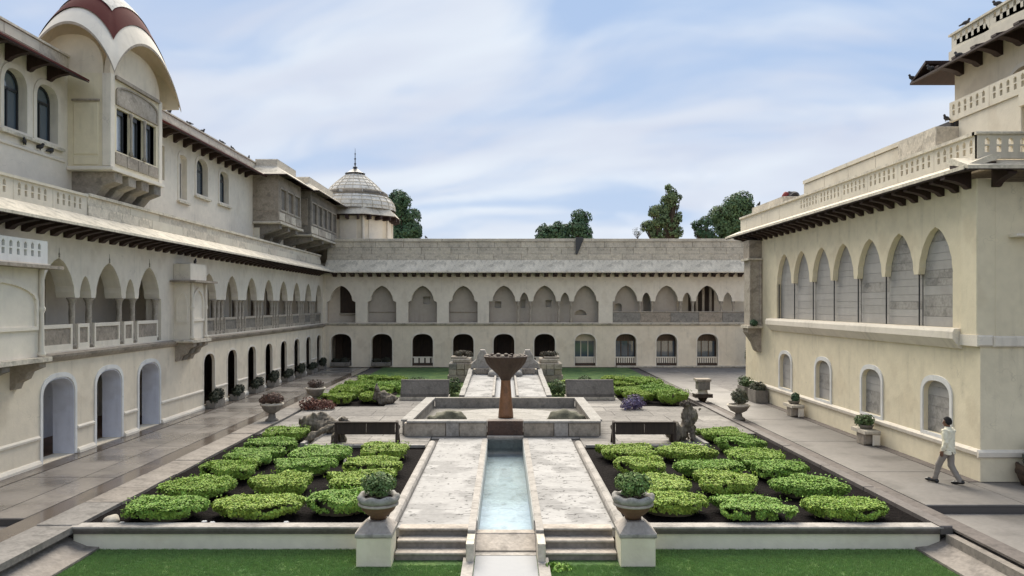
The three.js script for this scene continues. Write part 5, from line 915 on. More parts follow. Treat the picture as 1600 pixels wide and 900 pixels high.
// loose leafy mass: list of lumps [x,y,z,rx,ry,rz], count
function bush(lumps, n, size, seed, gap = 0.62, up = 0.3) {
  const r = rng(seed), pts = [], vol = lumps.map(l => Math.pow(l[3] * l[4] * l[5], 0.75)), tot = vol.reduce((a, b) => a + b, 0);
  lumps.forEach((l, li) => { const m = Math.round(n * vol[li] / tot); for (let i = 0; i < m; i++) {
    const u = r() * 2 - 1, a = r() * 6.2832, s = Math.sqrt(1 - u * u), k = Math.pow(r(), 0.28); const nx = s * Math.cos(a), ny = u, nz = s * Math.sin(a);
    const x = l[0] + nx * l[3] * k, y = l[1] + ny * l[4] * k, z = l[2] + nz * l[5] * k; const f = 2.2 / Math.max(l[3], l[4]);
    if (noise3(x * f + seed, y * f + 3, z * f + 9, seed) > gap) continue; pts.push([x, y, z, nx, ny, nz]); } });
  return leaves(pts, size, seed + 1, 0.4, up);
}
function limb(a, b, ra, rb, seed) { const r = rng(seed), m = V().lerpVectors(V(...a), V(...b), 0.5).add(V((r() - 0.5) * ra * 3, 0, (r() - 0.5) * ra * 3)); const c = new THREE.CatmullRomCurve3([V(...a), m, V(...b)]); const g = new THREE.TubeGeometry(c, 8, 1, 7); const p = g.attributes.position, nn = 8; for (let i = 0; i <= nn; i++) { const o = c.getPointAt(i / nn), rr = ra + (rb - ra) * i / nn; for (let j = 0; j <= 7; j++) { const k = i * 8 + j; p.setXYZ(k, o.x + (p.getX(k) - o.x) * rr, o.y + (p.getY(k) - o.y) * rr, o.z + (p.getZ(k) - o.z) * rr); } } g.computeVertexNormals(); return g; }
function tree(label, x, z, lumps, n, leaf, size, seed, gap, name = 'tree') {
  const t = thing(name, label, 'tree', [x, -0.62, z]); const r = rng(seed); const add = (nm, g, m) => { const o = shadowed(new THREE.Mesh(g, m)); o.name = nm; t.add(o); };
  const top = Math.max(...lumps.map(l => l[1])), parts = [limb([0, 0, 0], [0, top * 0.55, 0], top * 0.022, top * 0.014, seed)];
  lumps.forEach((l, i) => { parts.push(limb([0, top * (0.25 + 0.3 * r()), 0], [l[0], l[1], l[2]], top * 0.011, top * 0.003, seed + i)); for (let k = 0; k < 3; k++) parts.push(limb([l[0] * 0.6, l[1] * 0.85, l[2] * 0.6], [l[0] + (r() - 0.5) * 1.8 * l[3], l[1] + (r() - 0.3) * 1.5 * l[4], l[2] + (r() - 0.5) * l[5]], top * 0.005, top * 0.0015, seed + i * 9 + k)); });
  add('trunk', boxUV(merge(parts)), M.bark); add('crown', bush(lumps, n, size, seed, gap), leaf); return t;
}
{
  const lump = (seed, n, cx, cy, cz, sx, sy, sz, r0, r1) => { const r = rng(seed), o = []; for (let i = 0; i < n; i++) { const a = r() * 6.28, u = r() * 2 - 1, k = Math.pow(r(), 0.5), s = Math.sqrt(1 - u * u); const q = r0 + (r1 - r0) * r(); o.push([cx + Math.cos(a) * s * sx * k, cy + u * sy * k, cz + Math.sin(a) * s * sz * k, q, q * 0.85, q]); } return o; };
  tree('dense round dark green tree behind the domed corner pavilion', -10.7, -80, lump(5, 36, 0, 13.9, 0, 1.75, 3.0, 2, 0.8, 1.25), 26000, L.treeDark, 0.16, 21, 0.63);
  tree('low dark bushy tree top showing over the middle of the back wing', 6.4, -80, [...lump(6, 24, -0.9, 12.3, 0, 2.5, 1.1, 1.5, 0.6, 1.0), ...lump(7, 15, 1.4, 13.2, 0, 1.2, 1.6, 1, 0.6, 0.9)], 20000, L.treeDark, 0.15, 31, 0.62);
  tree('tall thin airy tree standing over the right part of the back wing', 16.6, -80, [...lump(8, 13, -0.8, 13.6, 0, 1.3, 2.7, 1, 0.5, 0.85), ...lump(9, 14, 0.5, 15.6, 0, 0.85, 2.5, 0.8, 0.4, 0.7), ...lump(10, 8, 1.2, 12.9, 0, 0.8, 1.7, 0.8, 0.4, 0.7)], 12500, L.treeLight, 0.15, 41, 0.58);
  tree('broad dark tree half hidden behind the right wing', 26.9, -82, [...lump(14, 16, -3.0, 13.2, 0, 1.6, 1.8, 1.4, 0.7, 1.1), ...lump(11, 44, -1.0, 14.0, 0, 3.6, 2.7, 2, 0.8, 1.45), ...lump(12, 14, 2.6, 13.6, 0, 1.9, 1.7, 1.2, 0.6, 1.0)], 52000, L.tree, 0.16, 51, 0.62);
  tree('small loose tree between the tall thin tree and the broad tree', 20.6, -80, lump(13, 15, 0, 12.4, 0, 1.5, 1.7, 1, 0.45, 0.8), 6500, L.treeDark, 0.14, 61, 0.56);
  const s = thing('roof_sapling', 'tiny bare sapling on the roof line of the back wing', 'sapling', [10.05, 9.66, -ZB - 0.2]); const r = rng(7); const ps = []; for (let i = 0; i < 9; i++) ps.push(limb([0, 0, 0], [(r() - 0.5) * 0.9, 0.4 + r() * 0.5, (r() - 0.5) * 0.5], 0.02, 0.006, i)); const m = shadowed(new THREE.Mesh(boxUV(merge(ps)), M.bark)); m.name = 'twigs'; s.add(m); const c = shadowed(new THREE.Mesh(bush([[0, 0.55, 0, 0.45, 0.35, 0.3]], 110, 0.06, 5, 0.7), L.dull)); c.name = 'leaves'; s.add(c);
}
// shrubs planted in the ground
function shrub(label, x, z, lumps, n, leaf, size, seed, cat = 'shrub', y = 0) { const t = thing('shrub', label, cat, [x, y - 0.02, -z]); const add = (nm, g, m) => { const o = shadowed(new THREE.Mesh(g, m)); o.name = nm; if (nm === 'stem') o.userData.kind = 'stuff'; t.add(o); }; const st = []; const r = rng(seed); for (const l of lumps) for (let k = 0; k < 3; k++) st.push(limb([l[0] * 0.4, 0, l[2] * 0.4], [l[0] + (r() - 0.5) * l[3], l[1], l[2] + (r() - 0.5) * l[5]], 0.018, 0.006, seed + k)); add('stem', boxUV(merge(st)), M.bark); add('foliage', bush(lumps, n, size, seed, 0.66), leaf); return t; }
shrub('dark green shrub against the left side of the marble cascade', -3.0, 40.6, [[0, 0.35, 0, 0.75, 0.4, 0.7], [-0.9, 0.25, -0.2, 0.7, 0.3, 0.6], [0.4, 0.6, 0.3, 0.4, 0.4, 0.4]], 2200, L.shrub, 0.07, 71);
shrub('dark green shrub against the right side of the marble cascade', 3.05, 40.6, [[0, 0.35, 0, 0.7, 0.4, 0.7], [0.7, 0.35, -0.2, 0.6, 0.4, 0.6], [-0.4, 0.5, 0.3, 0.4, 0.4, 0.4]], 2200, L.shrub, 0.07, 72);
shrub('small dark bush in the middle of the left yellow green turf', -5.0, 45, [[0, 0.3, 0, 0.5, 0.3, 0.5], [0.5, 0.25, 0, 0.35, 0.25, 0.35]], 1000, L.shrub, 0.06, 73);
shrub('small dark bush in the middle of the right yellow green turf', 4.6, 44.6, [[0, 0.35, 0, 0.45, 0.35, 0.45]], 900, L.shrub, 0.06, 74);
shrub('bright green low shrub on the right turf beside the cascade', 3.6, 43.6, [[0, 0.3, 0, 0.7, 0.3, 0.6]], 1100, L.hedgeC, 0.06, 75);
shrub('bright green low shrub at the left end of the far left turf', -5.35, 41.3, [[0, 0.3, 0, 0.4, 0.35, 0.7]], 1100, L.hedgeB, 0.06, 76);
shrub('reddish leaved low shrub at the near tip of the far left bed', -8.3, 35.2, [[0, 0.22, 0, 0.8, 0.28, 0.45], [-0.5, 0.3, 0.2, 0.4, 0.3, 0.4]], 1500, L.red, 0.06, 77);
shrub('purple flowering plant at the near corner of the far right bed', 5.9, 35.4, [[0, 0.32, 0, 0.55, 0.36, 0.45], [-0.3, 0.2, 0.3, 0.4, 0.25, 0.35]], 1300, L.purple, 0.06, 78, 'flowering plant');
shrub('dark creeper in the gap between back wing and right wing', 18.0, 57.2, [[0, 1.0, 0, 0.35, 1.0, 0.4], [0, 2.4, 0, 0.3, 0.9, 0.3]], 1500, L.treeDark, 0.09, 79);
shrub('tuft of weeds at the foot of the right lawn steps', 1.05, 15.35, [[0, 0.06, 0, 0.3, 0.1, 0.22]], 420, L.hedgeB, 0.04, 81, 'weeds', -0.48);

shrub('withered dark plant growing on top of the left stone platform', -2.65, 48, [[0, 0.2, 0, 0.5, 0.2, 0.4], [0.4, 0.15, 0, 0.35, 0.2, 0.3]], 700, leafMat([0.10, 0.085, 0.06]), 0.07, 83, 'plant', 1.54);
shrub('withered dark plant growing on top of the right stone platform', 2.85, 48, [[0, 0.18, 0, 0.5, 0.18, 0.4], [-0.4, 0.15, 0, 0.3, 0.2, 0.3]], 700, leafMat([0.10, 0.085, 0.06]), 0.07, 84, 'plant', 1.54);
// =====================================================================
//  POTS, URNS, BENCHES
// =====================================================================
function potted(name, label, cat, pos, pot, leafLumps, n, leaf, size, seed, group, turn = 0) {
  const t = thing(name, label, cat, pos, group, turn); const add = (nm, g, m) => { const o = shadowed(new THREE.Mesh(g, m)); o.name = nm; t.add(o); return o; };
  for (const [nm, g, m] of pot) add(nm, boxUV(g), m);
  if (n) { add('foliage', bush(leafLumps, n, size, seed, 0.66), leaf); const st = []; const r = rng(seed + 3); for (const l of leafLumps) for (let k = 0; k < 4; k++) st.push(limb([0, l[1] - l[4] * 1.1, 0], [l[0] + (r() - 0.5) * l[3], l[1] + (r() - 0.3) * l[4], l[2] + (r() - 0.5) * l[5]], 0.014, 0.005, seed + k)); add('stem', boxUV(merge(st)), M.bark).userData.kind = 'stuff'; }
  return t;
}
const scalloped = (r0, y0, h, n) => { const g = lathe([[r0 - 0.10, y0 - 0.03], [r0 - 0.03, y0 - 0.02], [r0, y0 + h * 0.3], [r0, y0 + h * 0.7], [r0 - 0.04, y0 + h], [r0 - 0.10, y0 + h * 0.9], [r0 - 0.12, y0 + h * 0.4]], 48); const p = g.attributes.position; for (let i = 0; i < p.count; i++) { const a = Math.atan2(p.getZ(i), p.getX(i)), k = 1 + 0.035 * Math.cos(a * n) * sstep(y0, y0 + h, p.getY(i)); p.setX(i, p.getX(i) * k); p.setZ(i, p.getZ(i) * k); p.setY(i, p.getY(i) + 0.02 * Math.cos(a * n) * sstep(y0, y0 + h, p.getY(i))); } g.computeVertexNormals(); return g; };
for (const [s, l, seed] of [[-1, 'left', 131], [1, 'right', 137]])
  potted('pedestal_urn', `white rimmed clay bowl with round shrub on the ${l} pedestal`, 'urn', [0.03 + s * 2.60, -0.12, -15.95], [
    ['bowl', lathe([[0, 0], [0.17, 0], [0.17, 0.05], [0.24, 0.10], [0.33, 0.18], [0.37, 0.27], [0.385, 0.33], [0.36, 0.34], [0.3, 0.3], [0, 0.26]], 32).translate(0, 0.5, 0), M.clay], ['band', lathe([[0.385, 0.27], [0.41, 0.28], [0.415, 0.31], [0.385, 0.33]], 32).translate(0, 0.5, 0), M.stepStone], ['rim', scalloped(0.43, 0.86, 0.13, 7), M.whiteStone], ['soil', lathe([[0, 0.9], [0.36, 0.9]], 24), M.soil]],
    [[0, 1.16, 0, 0.33, 0.22, 0.33], [0.16, 1.24, 0.06, 0.22, 0.17, 0.22], [-0.16, 1.22, -0.05, 0.22, 0.18, 0.22], [0, 1.3, 0, 0.24, 0.14, 0.24]], 2600, s < 0 ? leafMat([0.11, 0.17, 0.055]) : leafMat([0.13, 0.21, 0.055]), 0.042, seed, 'urns on the two step pedestals');
const urnPot = (h) => [['foot', lathe([[0, 0], [0.26, 0], [0.26, 0.08], [0.16, 0.14], [0.12, h * 0.5], [0, h * 0.5]], 20), M.potStone], ['bowl', lathe([[0, h * 0.46], [0.14, h * 0.47], [0.32, h * 0.62], [0.42, h * 0.86], [0.44, h * 0.95], [0.44, h], [0.38, h], [0.3, h * 0.8], [0, h * 0.72]], 26), M.greyStoneDark], ['rim', lathe([[0.44, h * 0.92], [0.47, h * 0.95], [0.47, h + 0.01], [0.40, h + 0.02]], 26), M.parapet]];
potted('garden_urn', 'grey stone urn with rusty domed plant beside the wet left path', 'urn', [-9.4, 0, -31.6], urnPot(0.72), [[0, 0.95, 0, 0.45, 0.22, 0.4], [-0.3, 0.85, 0, 0.25, 0.14, 0.25], [0.25, 0.88, 0, 0.25, 0.14, 0.25]], 1700, leafMat([0.13, 0.075, 0.055]), 0.05, 141, 'stone urns along the paths');
potted('garden_urn', 'grey stone bowl urn with upright tufted plant beside the right path', 'urn', [9.6, 0, -32], urnPot(0.62), [[0.02, 0.98, 0, 0.34, 0.32, 0.3], [0.15, 0.85, 0, 0.25, 0.2, 0.25]], 1500, L.dull, 0.05, 142, 'stone urns along the paths');
potted('garden_urn', 'grey stone urn with withered plant among stones on the left plaza', 'urn', [-8.9, 0, -36.8], urnPot(0.8), [[0, 0.98, 0, 0.4, 0.2, 0.35]], 800, leafMat([0.10, 0.07, 0.055]), 0.05, 143, 'stone urns along the paths');
potted('box_planter', 'square fluted brown box planter on a spreading foot by the far right path', 'planter', [9.6, 0, -37.8], [['foot', merge([bx(-0.42, 0.42, 0.24, 0.42, -0.3, 0.3), new THREE.CylinderGeometry(0.26, 0.12, 0.24, 12).translate(0, 0.12, 0)]), M.darkWood], ['neck', new THREE.CylinderGeometry(0.22, 0.26, 0.2, 12).translate(0, 0.52, 0), M.parapet], ['box', merge([bx(-0.28, 0.28, 0.62, 1.02, -0.28, 0.28), ...[-0.24, -0.08, 0.08, 0.24].map(x => bx(x - 0.04, x + 0.04, 0.62, 1.02, 0.281, 0.31))]), M.greyStoneDark], ['lip', soft(-0.36, 0.34, 1.022, 1.14, -0.34, 0.34, 0.02), M.greyStone]], [], 0);
// benches
function bench(label, x, z, back, seat, w = 2.0, slope = 0.12) {
  const t = thing('garden_bench', label, 'bench', [x, 0, -z], 'benches at the bed ends'); const P = (n, g, m) => { const o = shadowed(new THREE.Mesh(boxUV(g), m)); o.name = n; t.add(o); };
  const sl = (g) => { const p = g.attributes.position; for (let i = 0; i < p.count; i++) p.setZ(i, p.getZ(i) + (p.getY(i) - 0.3) * -slope); return fix(g); };
  for (const [a, b] of [[-w / 2 + 0.06, -0.006], [0.006, w / 2 - 0.06]]) P('back_panel', sl(soft(a, b, 0.36, 0.72, 0.2, 0.26, 0.01)), back);
  P('top_rail', sl(soft(-w / 2, w / 2, 0.722, 0.78, 0.17, 0.29, 0.015)), back);
  for (const s of [-1, 1]) { P('arm', (() => { const sh = new THREE.Shape([[0.28, 0], [0.2, 0.5], [0.22, 0.76], [0.1, 0.80], [-0.02, 0.66], [-0.38, 0.56], [-0.42, 0.5], [-0.08, 0.46], [-0.30, 0], [-0.38, 0], [-0.2, 0.3], [0.06, 0.36], [0.18, 0]].map(p => new THREE.Vector2(...p))); const g = new THREE.ExtrudeGeometry(sh, { depth: 0.07, bevelEnabled: true, bevelThickness: 0.008, bevelSize: 0.008, bevelSegments: 1 }); g.rotateY(-Math.PI / 2); g.translate(s * (w / 2) + 0.035, 0, 0); return g; })(), back); }
  P('seat', soft(-w / 2 + 0.06, w / 2 - 0.06, 0.36, 0.42, -0.36, 0.19, 0.015), seat);
  return t;
}
bench('dark brown wooden bench seen from behind, left of the channel', -4.65, 26.5, M.benchDark, M.benchDark, 2.05);
bench('dark brown wooden bench seen from behind, right of the channel', 4.72, 26.5, M.benchDark, M.benchDark, 2.05);
function stoneBench(label, x, z) { const t = thing('stone_bench', label, 'bench', [x, 0, -z], 'grey stone benches at the far turf'); const P = (n, g, m) => { const o = shadowed(new THREE.Mesh(boxUV(g), m)); o.name = n; t.add(o); };
  P('base', soft(-1.22, 1.22, 0, 0.2, -0.45, 0.45, 0.03), M.parapet); P('back', (() => { const s = new THREE.Shape([[0.42, 0.202], [0.40, 0.3], [-0.05, 0.86], [-0.16, 0.90], [-0.26, 0.86], [-0.3, 0.202]].map(p => new THREE.Vector2(...p))); const g = new THREE.ExtrudeGeometry(s, { depth: 2.3, bevelEnabled: true, bevelThickness: 0.03, bevelSize: 0.03, bevelSegments: 2 }); g.rotateY(-Math.PI / 2); g.translate(1.15, 0, 0); return g; })(), M.benchGrey); P('end_scroll', new THREE.CylinderGeometry(0.12, 0.12, 2.4, 14).rotateZ(Math.PI / 2).translate(0, 0.86, -0.16), M.benchGrey); return t; }
stoneBench('grey stone bench with sloping back before the far left turf', -3.95, 38.9); stoneBench('grey stone bench with sloping back before the far right turf', 4.25, 38.9);
// weathered stump and boulders beside the dark benches
{
  const stump = (label, x, z, seed, lumps) => { const f = blend(lumps.map(l => l.length === 6 ? ellip(l.slice(0, 3), l.slice(3)) : capsule(l.slice(0, 3), l.slice(3, 6), l[6], l[7])), 0.12); const g = netSurface((X, Y, Z) => f(X, Y, Z) + 0.24 * (noise3(X * 5 + seed, Y * 4, Z * 5) - 0.5) + 0.10 * (noise3(X * 14 + seed, Y * 16, Z * 16) - 0.5), [-1.1, -0.05, -0.8], [1.1, 1.7, 0.8], 0.045); return [label, x, z, boxUV(g)]; };
  const a = stump('', 6.35, 27.2, 3, [[0.16, 0.98, 0, 0.30, 0.34, 0.28], [-0.5, 0.34, 0.0, 0.5, 0.38, 0.3], [0.14, 1.2, 0, 0.02, 1.46, 0.05, 0.1, 0.06], [0.25, 1.1, 0, 0.5, 1.3, 0, 0.08, 0.03], [0.05, 0.7, 0, -0.45, 0.0, 0.15, 0.2, 0.12], [0.05, 0.7, 0, 0.35, 0.0, 0.2, 0.2, 0.1], [0, 0.7, 0, -0.05, 0, -0.3, 0.22, 0.14], [-0.5, 0.25, 0.1, 0.28, 0.32, 0.28]]);
  const t = thing('tree_stump', 'gnarled grey brown stump with spreading roots beside the right dark bench', 'tree stump', [a[1], 0, -a[2]]); const m = shadowed(new THREE.Mesh(a[3], M.stump)); m.name = 'stump'; t.add(m); t.scale.setScalar(0.84); { const o = shadowed(new THREE.Mesh(bush([[-0.05, 1.5, 0, 0.25, 0.16, 0.2]], 240, 0.06, 9, 0.7), leafMat([0.08, 0.06, 0.045]))); o.name = 'dead_leaves'; t.add(o); }
  const b = stump('', -7.0, 28.9, 8, [[0.0, 0.3, 0, 0.55, 0.40, 0.42], [0.45, 0.25, 0.1, 0.4, 0.28, 0.3]]); const bm = tag(put('boulder', b[3], M.stump, scene, b[1], 0, -b[2]), 'rounded grey brown boulder at the rear of the left front bed', 'boulder'); 
  const c = stump('', -5.95, 26.9, 14, [[0.35, 0.78, 0, -0.9, 0.05, 0.6, 0.07, 0.09], [0.35, 0.78, 0, 0.15, 0.0, 0.1, 0.08, 0.12], [0.35, 0.78, 0, 0.6, 0.7, -0.1, 0.08, 0.1], [0.35, 0.78, 0, 0.4, 0.02, -0.2, 0.08, 0.12]]); tag(put('driftwood_root', c[3], M.stump, scene, c[1], 0, -c[2]), 'bent grey driftwood root leaning at the end of the left dark bench', 'driftwood');
  const d = stump('', -5.9, 37.2, 22, [[0.0, 0.3, 0, 0.26, 0.36, 0.3], [-0.12, 0.6, 0, 0.13, 0.22, 0.15], [0.4, 0.2, 0, 0.3, 0.22, 0.3]]); tag(put('boulder', d[3], M.stump, scene, d[1], 0, -d[2]), 'upright pointed grey rock at the near corner of the far left bed', 'rock');
  const e = netSurface((X, Y, Z) => Math.hypot(X / 0.2, Y / 0.15, Z / 0.18) - 1 + 0.4 * (noise3(X * 7, Y * 7, Z * 7 + 3) - 0.5), [-0.3, -0.2, -0.3], [0.3, 0.25, 0.3], 0.03);
  [[-4.55, 21.1, 'pale garden stone between hedges near the middle of the left bed'], [-8.6, 17.1, 'pale garden stone in the outer front corner of the left bed'], [-3.0, 20.9, 'small pale garden stone beside the left walk kerb'], [-4.65, 23.4, 'pale garden stone near the rear of the left bed']].forEach(([x, z, l], i) => tag(put('garden_stone', boxUV(e.clone()), i === 2 ? M.whiteStone : M.parapet, scene, x, 0.0, -z, i, i === 2 ? [0.5, 0.5, 0.5] : [0.9, 0.9, 0.9]), l, 'stone'));
  const fl = [[-6.55, 17.05, 'beside the front outer hedge of the left bed'], [-6.35, 16.98, 'before the middle front hedge of the left bed'], [-4.75, 17.0, 'right of the front middle hedge of the left bed'], [-8.3, 16.95, 'in the outer corner']]; fl.forEach(([x, z, l]) => { const t = thing('fallen_flower', `white blossom on soil ${l}`, 'flower', [x, -0.02, -z]); for (let k = 0; k < 5; k++) { const o = shadowed(new THREE.Mesh(flowerGeo, M.trim)); o.name = 'petal'; o.position.set(Math.cos(k * 1.257) * 0.035, 0.02, Math.sin(k * 1.257) * 0.035); t.add(o); } });
}
// planters on brackets along the right wing and boxes of plants at its far end
const consolePot = () => [['ledge', soft(-0.28, 0.25, 0.40, 0.52, -0.55, 0.55, 0.03), M.parapet], ['trough', soft(-0.22, 0.2, 0.02, 0.398, -0.28, 0.34, 0.05), M.greyStone], ['bracket', soft(0.0, 0.25, 0.02, 0.398, 0.42, 0.52, 0.03), M.creamPale], ['bowl', lathe([[0, 0.52], [0.18, 0.52], [0.25, 0.66], [0.22, 0.66], [0, 0.62]], 18), M.greyStoneDark]];
potted('wall_planter', 'stone console planter with leafy plant nearest the walking man', 'planter', [12.28, 0, -26.5], consolePot(), [[-0.1, 0.78, -0.1, 0.24, 0.2, 0.26], [-0.02, 0.84, 0.2, 0.2, 0.18, 0.2]], 900, L.shrub, 0.06, 151, 'stone console planters along the right wing');
potted('wall_planter', 'stone console planter with small dark plant under the second far window', 'planter', [12.28, 0, -33.1], consolePot(), [[0.02, 0.80, 0.1, 0.17, 0.2, 0.17]], 450, L.treeDark, 0.06, 152, 'stone console planters along the right wing');
const boxPot = [['trough', merge([bx(-0.3, 0.3, 0.02, 0.6, -0.6, -0.55), bx(-0.3, 0.3, 0.02, 0.6, 0.55, 0.6), bx(-0.3, -0.25, 0.02, 0.6, -0.55, 0.55), bx(0.25, 0.3, 0.02, 0.6, -0.55, 0.55)]), M.greyStoneDark], ['soil', bx(-0.249, 0.249, 0.3, 0.5, -0.549, 0.549), M.soil]];
potted('trough_planter', 'dark trough of leafy plants at the far end of the right wing, nearer one', 'planter', [12.3, 0, -37.9], boxPot, [[0, 0.75, 0.2, 0.32, 0.26, 0.4], [0, 0.72, -0.3, 0.3, 0.24, 0.35]], 1100, L.dull, 0.06, 153, 'troughs at the far end of the right wing');
potted('trough_planter', 'dark trough of leafy plants at the far end of the right wing, farther one', 'planter', [12.3, 0, -39.6], boxPot, [[0, 0.78, 0.2, 0.34, 0.28, 0.4], [-0.05, 0.8, -0.35, 0.3, 0.3, 0.35]], 1100, L.shrub, 0.06, 154, 'troughs at the far end of the right wing');
potted('corner_tub', 'dark wooden tub with grassy plant at the right edge past the corner', 'planter', [14.05, 0, -20.35], [['tub', lathe([[0, 0], [0.5, 0], [0.62, 0.3], [0.64, 0.55], [0.58, 0.55], [0.5, 0.4], [0, 0.38]], 10), M.midWood], ['tub_band', lathe([[0.625, 0.3], [0.645, 0.32], [0.65, 0.40], [0.63, 0.42]], 10), M.darkWood]], [[0.1, 0.85, 0, 0.42, 0.42, 0.4], [-0.2, 0.7, 0.1, 0.35, 0.25, 0.35]], 1600, L.dull, 0.06, 155);
// potted plants in the left wing arches
{
  const proto = potted('arch_planter', 'dark potted shrub in the first far arch of the left wing, nearest the balcony', 'planter', [XL + 0.28, 0.0, -kz(4) - 0.1], [['trough', soft(-0.24, 0.2, 0.0, 0.34, -0.62, 0.62, 0.03), M.greyStoneDark]], [[0, 0.5, 0.2, 0.26, 0.26, 0.34], [0.02, 0.56, -0.3, 0.24, 0.3, 0.3], [0.1, 0.42, 0.5, 0.2, 0.2, 0.2]], 1300, leafMat([0.030, 0.036, 0.018]), 0.07, 161, 'potted shrubs in the ground arches of the left wing');
  const w = ['second', 'third', 'fourth', 'fifth', 'sixth', 'seventh', 'eighth']; for (let i = 5; i <= 11; i++) copyOf(proto, [XL + 0.28, 0, -kz(i)], i % 2 ? Math.PI * 0.02 : Math.PI * -0.02, `dark potted shrub in the ${w[i - 5]} far arch of the left wing past the balcony`, [1, 0.85 + 0.3 * ((i * 7) % 5) / 5, 1]);
  for (const [k, l] of [[0, 'leftmost'], [1, 'second from left']]) potted('arch_planter', `dark trailing plants in the ${l} ground arch of the back wing`, 'planter', [-12.25 + 3.055 * k, 0.1, -ZB + 0.25], [['trough', soft(-0.7, 0.7, 0, 0.3, -0.2, 0.2, 0.03), M.greyStoneDark]], [[-0.35, 0.42, 0, 0.35, 0.2, 0.2], [0.3, 0.45, 0, 0.4, 0.24, 0.2]], 900, leafMat([0.035, 0.035, 0.022]), 0.07, 170 + k, 'trailing plants in the back wing arches');
  potted('parapet_plant', 'small dark weed growing on the ledge of the right end oriel', 'plant', [12.2, 3.7, -38.2], [], [[0, 0.14, 0, 0.2, 0.16, 0.15]], 160, L.treeDark, 0.06, 175);
}
// =====================================================================
//  SMALL THINGS ON THE ROOFS
// =====================================================================
{
  const mast = (label, x, y, z, h, kind) => { const t = thing('roof_antenna', label, 'antenna', [x, y, z], 'antennas over the curved roof'); const P = (n, g, m) => { const o = shadowed(new THREE.Mesh(boxUV(g), m)); o.name = n; t.add(o); };
    P('mast', new THREE.CylinderGeometry(0.03, 0.035, h, 8).translate(0, h / 2, 0), M.metal);
    if (kind === 'panel') { P('panel', soft(-0.12, 0.12, h * 0.45, h, 0.05, 0.18, 0.03), M.trim); P('clamp', soft(-0.16, 0.16, h * 0.4, h * 0.44, -0.06, 0.2, 0.01), M.metal); }
    if (kind === 'array') { for (let i = 0; i < 3; i++) P('panel', soft(-0.32 + i * 0.24, -0.16 + i * 0.24, h * 0.5, h * 0.95, 0.05 + (i % 2) * 0.1, 0.15 + (i % 2) * 0.1, 0.02), M.greyStone); P('cross_arm', soft(-0.35, 0.35, h * 0.6, h * 0.64, -0.03, 0.05, 0.01), M.metal); }
    if (kind === 'drum') { P('drum', new THREE.CylinderGeometry(0.2, 0.2, 0.35, 14).translate(0, h, 0), M.greyStone); P('drum_cap', new THREE.CylinderGeometry(0.22, 0.22, 0.05, 14).translate(0, h + 0.2, 0), M.metal); } return t; };
  mast('grey drum shaped antenna on the maroon roof band, top left', -14.8, 15.2, -28.9, 0.55, 'drum'); mast('cluster of grey aerial panels above the curved roof', -15.8, 14.2, -33, 2.8, 'array'); mast('slim white aerial panel on a mast right of the curved roof', -16.6, 13.2, -33.8, 3.4, 'panel');
  // pigeons
  const f = blend([ellip([0, 0.11, 0], [0.065, 0.07, 0.12]), ellip([0, 0.20, 0.10], [0.035, 0.04, 0.042]), capsule([0, 0.12, 0.06], [0, 0.19, 0.10], 0.045, 0.032), capsule([0, 0.09, -0.09], [0, 0.06, -0.22], 0.04, 0.025), capsule([0, 0.195, 0.13], [0, 0.185, 0.165], 0.012, 0.006), capsule([0.03, 0.06, 0.01], [0.03, 0.0, 0.015], 0.012, 0.012), capsule([-0.03, 0.06, 0.01], [-0.03, 0.0, 0.015], 0.012, 0.012)], 0.02);
  const g = boxUV(netSurface(f, [-0.12, -0.03, -0.28], [0.12, 0.27, 0.2], 0.014)); const r = rng(500);
  const at = [[-14.7, 13.07, 34.2, 'nearest the curved roof on the upper left coping'], [-14.7, 13.07, 36.4, 'second along the upper left coping'], [-14.7, 13.07, 38.0, 'third along the upper left coping'], [-14.7, 13.07, 40.6, 'fourth along the upper left coping'], [-14.7, 13.07, 42.2, 'fifth along the upper left coping'], [-14.7, 13.07, 44.9, 'last along the upper left coping before the grey oriel'],
    [-14.5, 9.56, 23.6, 'on the moulding under the leftmost upper window'], [-14.52, 9.56, 24.4, 'on the moulding between the two upper left windows'], [-14.52, 9.56, 25.0, 'on the moulding under the second upper left window'], [-12.95, 6.43, 32.7, 'on top of the box balcony of the left gallery'], [-5.9, 9.67, 58.8, 'alone on the back wing roof line, left of middle'],
    [14.9, 13.73, 25.2, 'at the far end of the tower parapet'], [14.9, 13.73, 23.6, 'on the tower parapet near the water tank'], [14.05, 12.44, 26.9, 'at the tip of the tower eave'], [14.1, 12.44, 25.8, 'second on the tower eave'], [14.2, 12.44, 24.4, 'third on the tower eave'], [13.1, 9.79, 40.2, 'at the far end of the right roof'], [14.1, 10.57, 24.9, 'on the right roof block under the tower']];
  at.forEach(([x, y, z, l]) => { const m = tag(put('pigeon', g, M.bird, scene, x, y, -z, r() * 6.28), `small dark pigeon perched ${l}`, 'pigeon', 'pigeons perched on the palace'); m.scale.setScalar(0.95); });
  // red cloth and pipe clutter on the right roof
  const t = thing('roof_clutter', 'small heap of red and grey cloth left on the far right roof', 'cloth heap', [13.4, 9.78, -37.2]); const cl = (seed, sx, sy, sz) => boxUV(netSurface((X, Y, Z) => Math.hypot(X / sx, (Y - 0.1) / sy, Z / sz) - 1 + 0.9 * (noise3(X * 5 + seed, Y * 5, Z * 5) - 0.5), [-0.7, -0.2, -0.7], [0.7, 0.8, 0.7], 0.06)); for (const [n, gg, m, x] of [['red_cloth', cl(2, 0.2, 0.28, 0.2), mat([0.22, 0.04, 0.04]), 0], ['grey_cloth', cl(6, 0.35, 0.22, 0.4), M.bird, 0.35]]) { const o = shadowed(new THREE.Mesh(gg, m)); o.name = n; o.position.x = x; t.add(o); }
